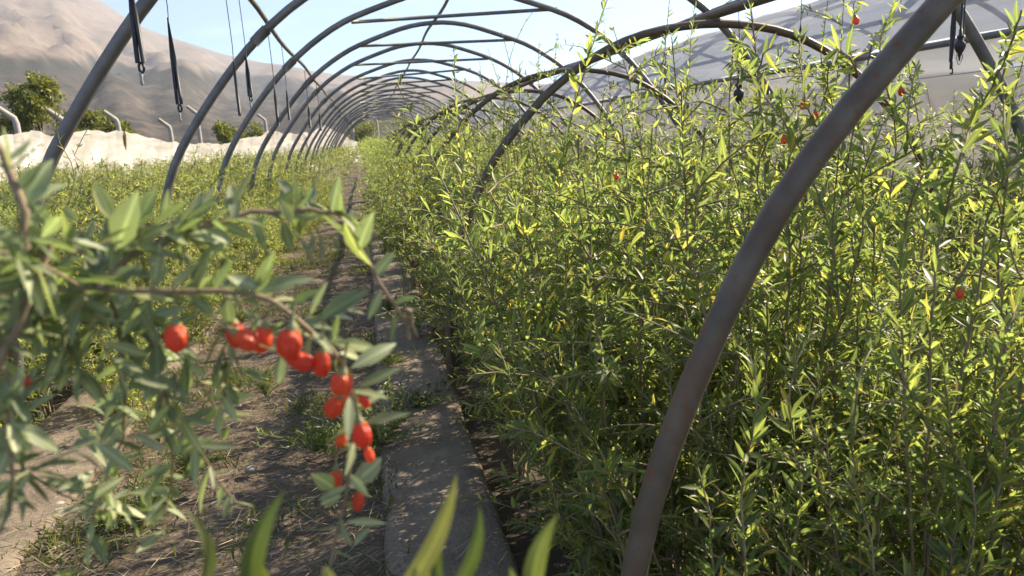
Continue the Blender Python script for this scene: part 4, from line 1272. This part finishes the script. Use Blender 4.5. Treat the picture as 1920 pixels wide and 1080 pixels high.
# low ground cover on the path
n = 9000
cl = rl.uniform((-1.0, 1.5), (-0.04, 9.0), (70, 2)); ci = rl.integers(0, 70, n)
xy = cl[ci] + rl.normal(0, .075, (n, 2)); xy[:, 0] = np.clip(xy[:, 0], -1.05, .0)
pos = np.stack([xy[:, 0], xy[:, 1], np.full(n, .0)], 1)
dr = np.stack([rl.normal(0, .5, n), rl.normal(0, .5, n), rl.uniform(.3, 1.0, n)], 1)
l = rl.uniform(.018, .06, n)
o = link('ground_cover', leaves_mesh('ground_cover', pos, dr, rl.normal(0, 1, (n, 3)), l, l * .13, rl.normal(.15, .2, n), M_weed, 1))
tag(o, 'short grass and moss patches on the soil path', 'grass', kind='stuff')
# small stones
for k in range(16):
    x, y, s_ = rl.uniform(-1.05, -.7) if k % 2 else rl.uniform(-1.0, 0), 1.6 + 2.4 * rl.random(), rl.uniform(.008, .022)
    b = MB(); V = []
    prof = [(.3, -.5), (.8, -.3), (1, .0), (.75, .4), (.3, .6)]
    b.lathe((x, y, s_ * .3), [(r_ * s_ * (1 + .2 * rl.normal()), z_ * s_) for r_, z_ in prof], 7)
    o = part('pebble', b, M_stone, None, smooth=False)
    tag(o, 'small pale pebble lying on the soil path', 'pebble', 'pebbles on the path')


def weed(label, x, y, hh, n, spread, seed, broad=False, mat=None):
    r = np.random.default_rng(seed)
    e = empty('weed', (x, y, 0)); tag(e, label, 'weed')
    stems = []; pos, dr, l = [], [], []
    for k in range(n):
        a = r.random() * 6.283; o = spread * r.random()
        u = np.linspace(0, 1, 5)
        P = np.stack([x + math.cos(a) * o * u ** 1.4, y + math.sin(a) * o * u ** 1.4, hh * (.5 + .5 * r.random()) * u], 1)
        stems.append((P, np.linspace(.0016, .0007, 5)))
        for q in range(14 if broad else 8):
            f = .15 + .85 * r.random(); i0 = int(f * 3.99); p = P[i0] * (1 - (f * 4 - i0)) + P[i0 + 1] * (f * 4 - i0)
            pos.append(p); dr.append((r.normal(), r.normal(), .5 + .4 * r.random())); l.append(r.uniform(.018, .036) if broad else r.uniform(.03, .07))
    l = np.array(l); m = len(l)
    link('stems', stems_mesh('stems', stems, M_stem_green, 4), e)
    o = link('foliage', leaves_mesh('foliage', pos, dr, r.normal(0, .5, (m, 3)) + (0, 0, 1), l, l * (.3 if broad else .08), r.normal(.12, .15, m), mat or M_weed, 2), e)
    o['kind'] = 'stuff'


def gp(px, py):
    v = ROT @ Vector((px - 960.0, 540.0 - py, -FPX)); k = -EYE.z / v.z
    return v.x * k, v.y * k


for k, (lab, px, py, hh, n_, sp, br) in enumerate([
        ('leafy green weed growing over the edge of the right concrete kerb', 745, 815, .26, 9, .12, True),
        ('dark green spreading weed on the soil left of the right kerb', 700, 840, .16, 40, .28, True),
        ('dark green weed low on the soil under the berry cluster', 600, 850, .12, 30, .24, True),
        ('sunlit grass tuft near the left kerb end', 290, 960, .10, 40, .14, False),
        ('sunlit grass tuft right of the left kerb', 360, 900, .13, 30, .12, False),
        ('pale dry grass tuft beside the left kerb', 300, 830, .16, 26, .12, False),
        ('small grass tuft on the soil below the middle berries', 500, 745, .13, 26, .1, False),
        ('green grass tuft in the middle of the path behind the berries', 450, 610, .12, 30, .2, False),
        ('grass tuft at the foot of the left kerb, lowest in view', 215, 985, .07, 34, .14, False),
        ('low weed creeping over the left edge of the right kerb', 790, 770, .10, 26, .20, True),
        ('low grass creeping onto the right kerb beyond the weeds', 735, 690, .09, 30, .18, False),
        ('grass tuft at the inner edge of the right kerb', 730, 590, .12, 30, .16, False),
        ('weed at the kerb edge under the overhanging bush', 780, 640, .22, 10, .14, True),
        ('leafy weed beside the kerb, farther along the path', 725, 480, .25, 12, .2, True)]):
    x, y = gp(px, py)
    weed(lab, x, y, hh, n_, sp, 500 + k, br)
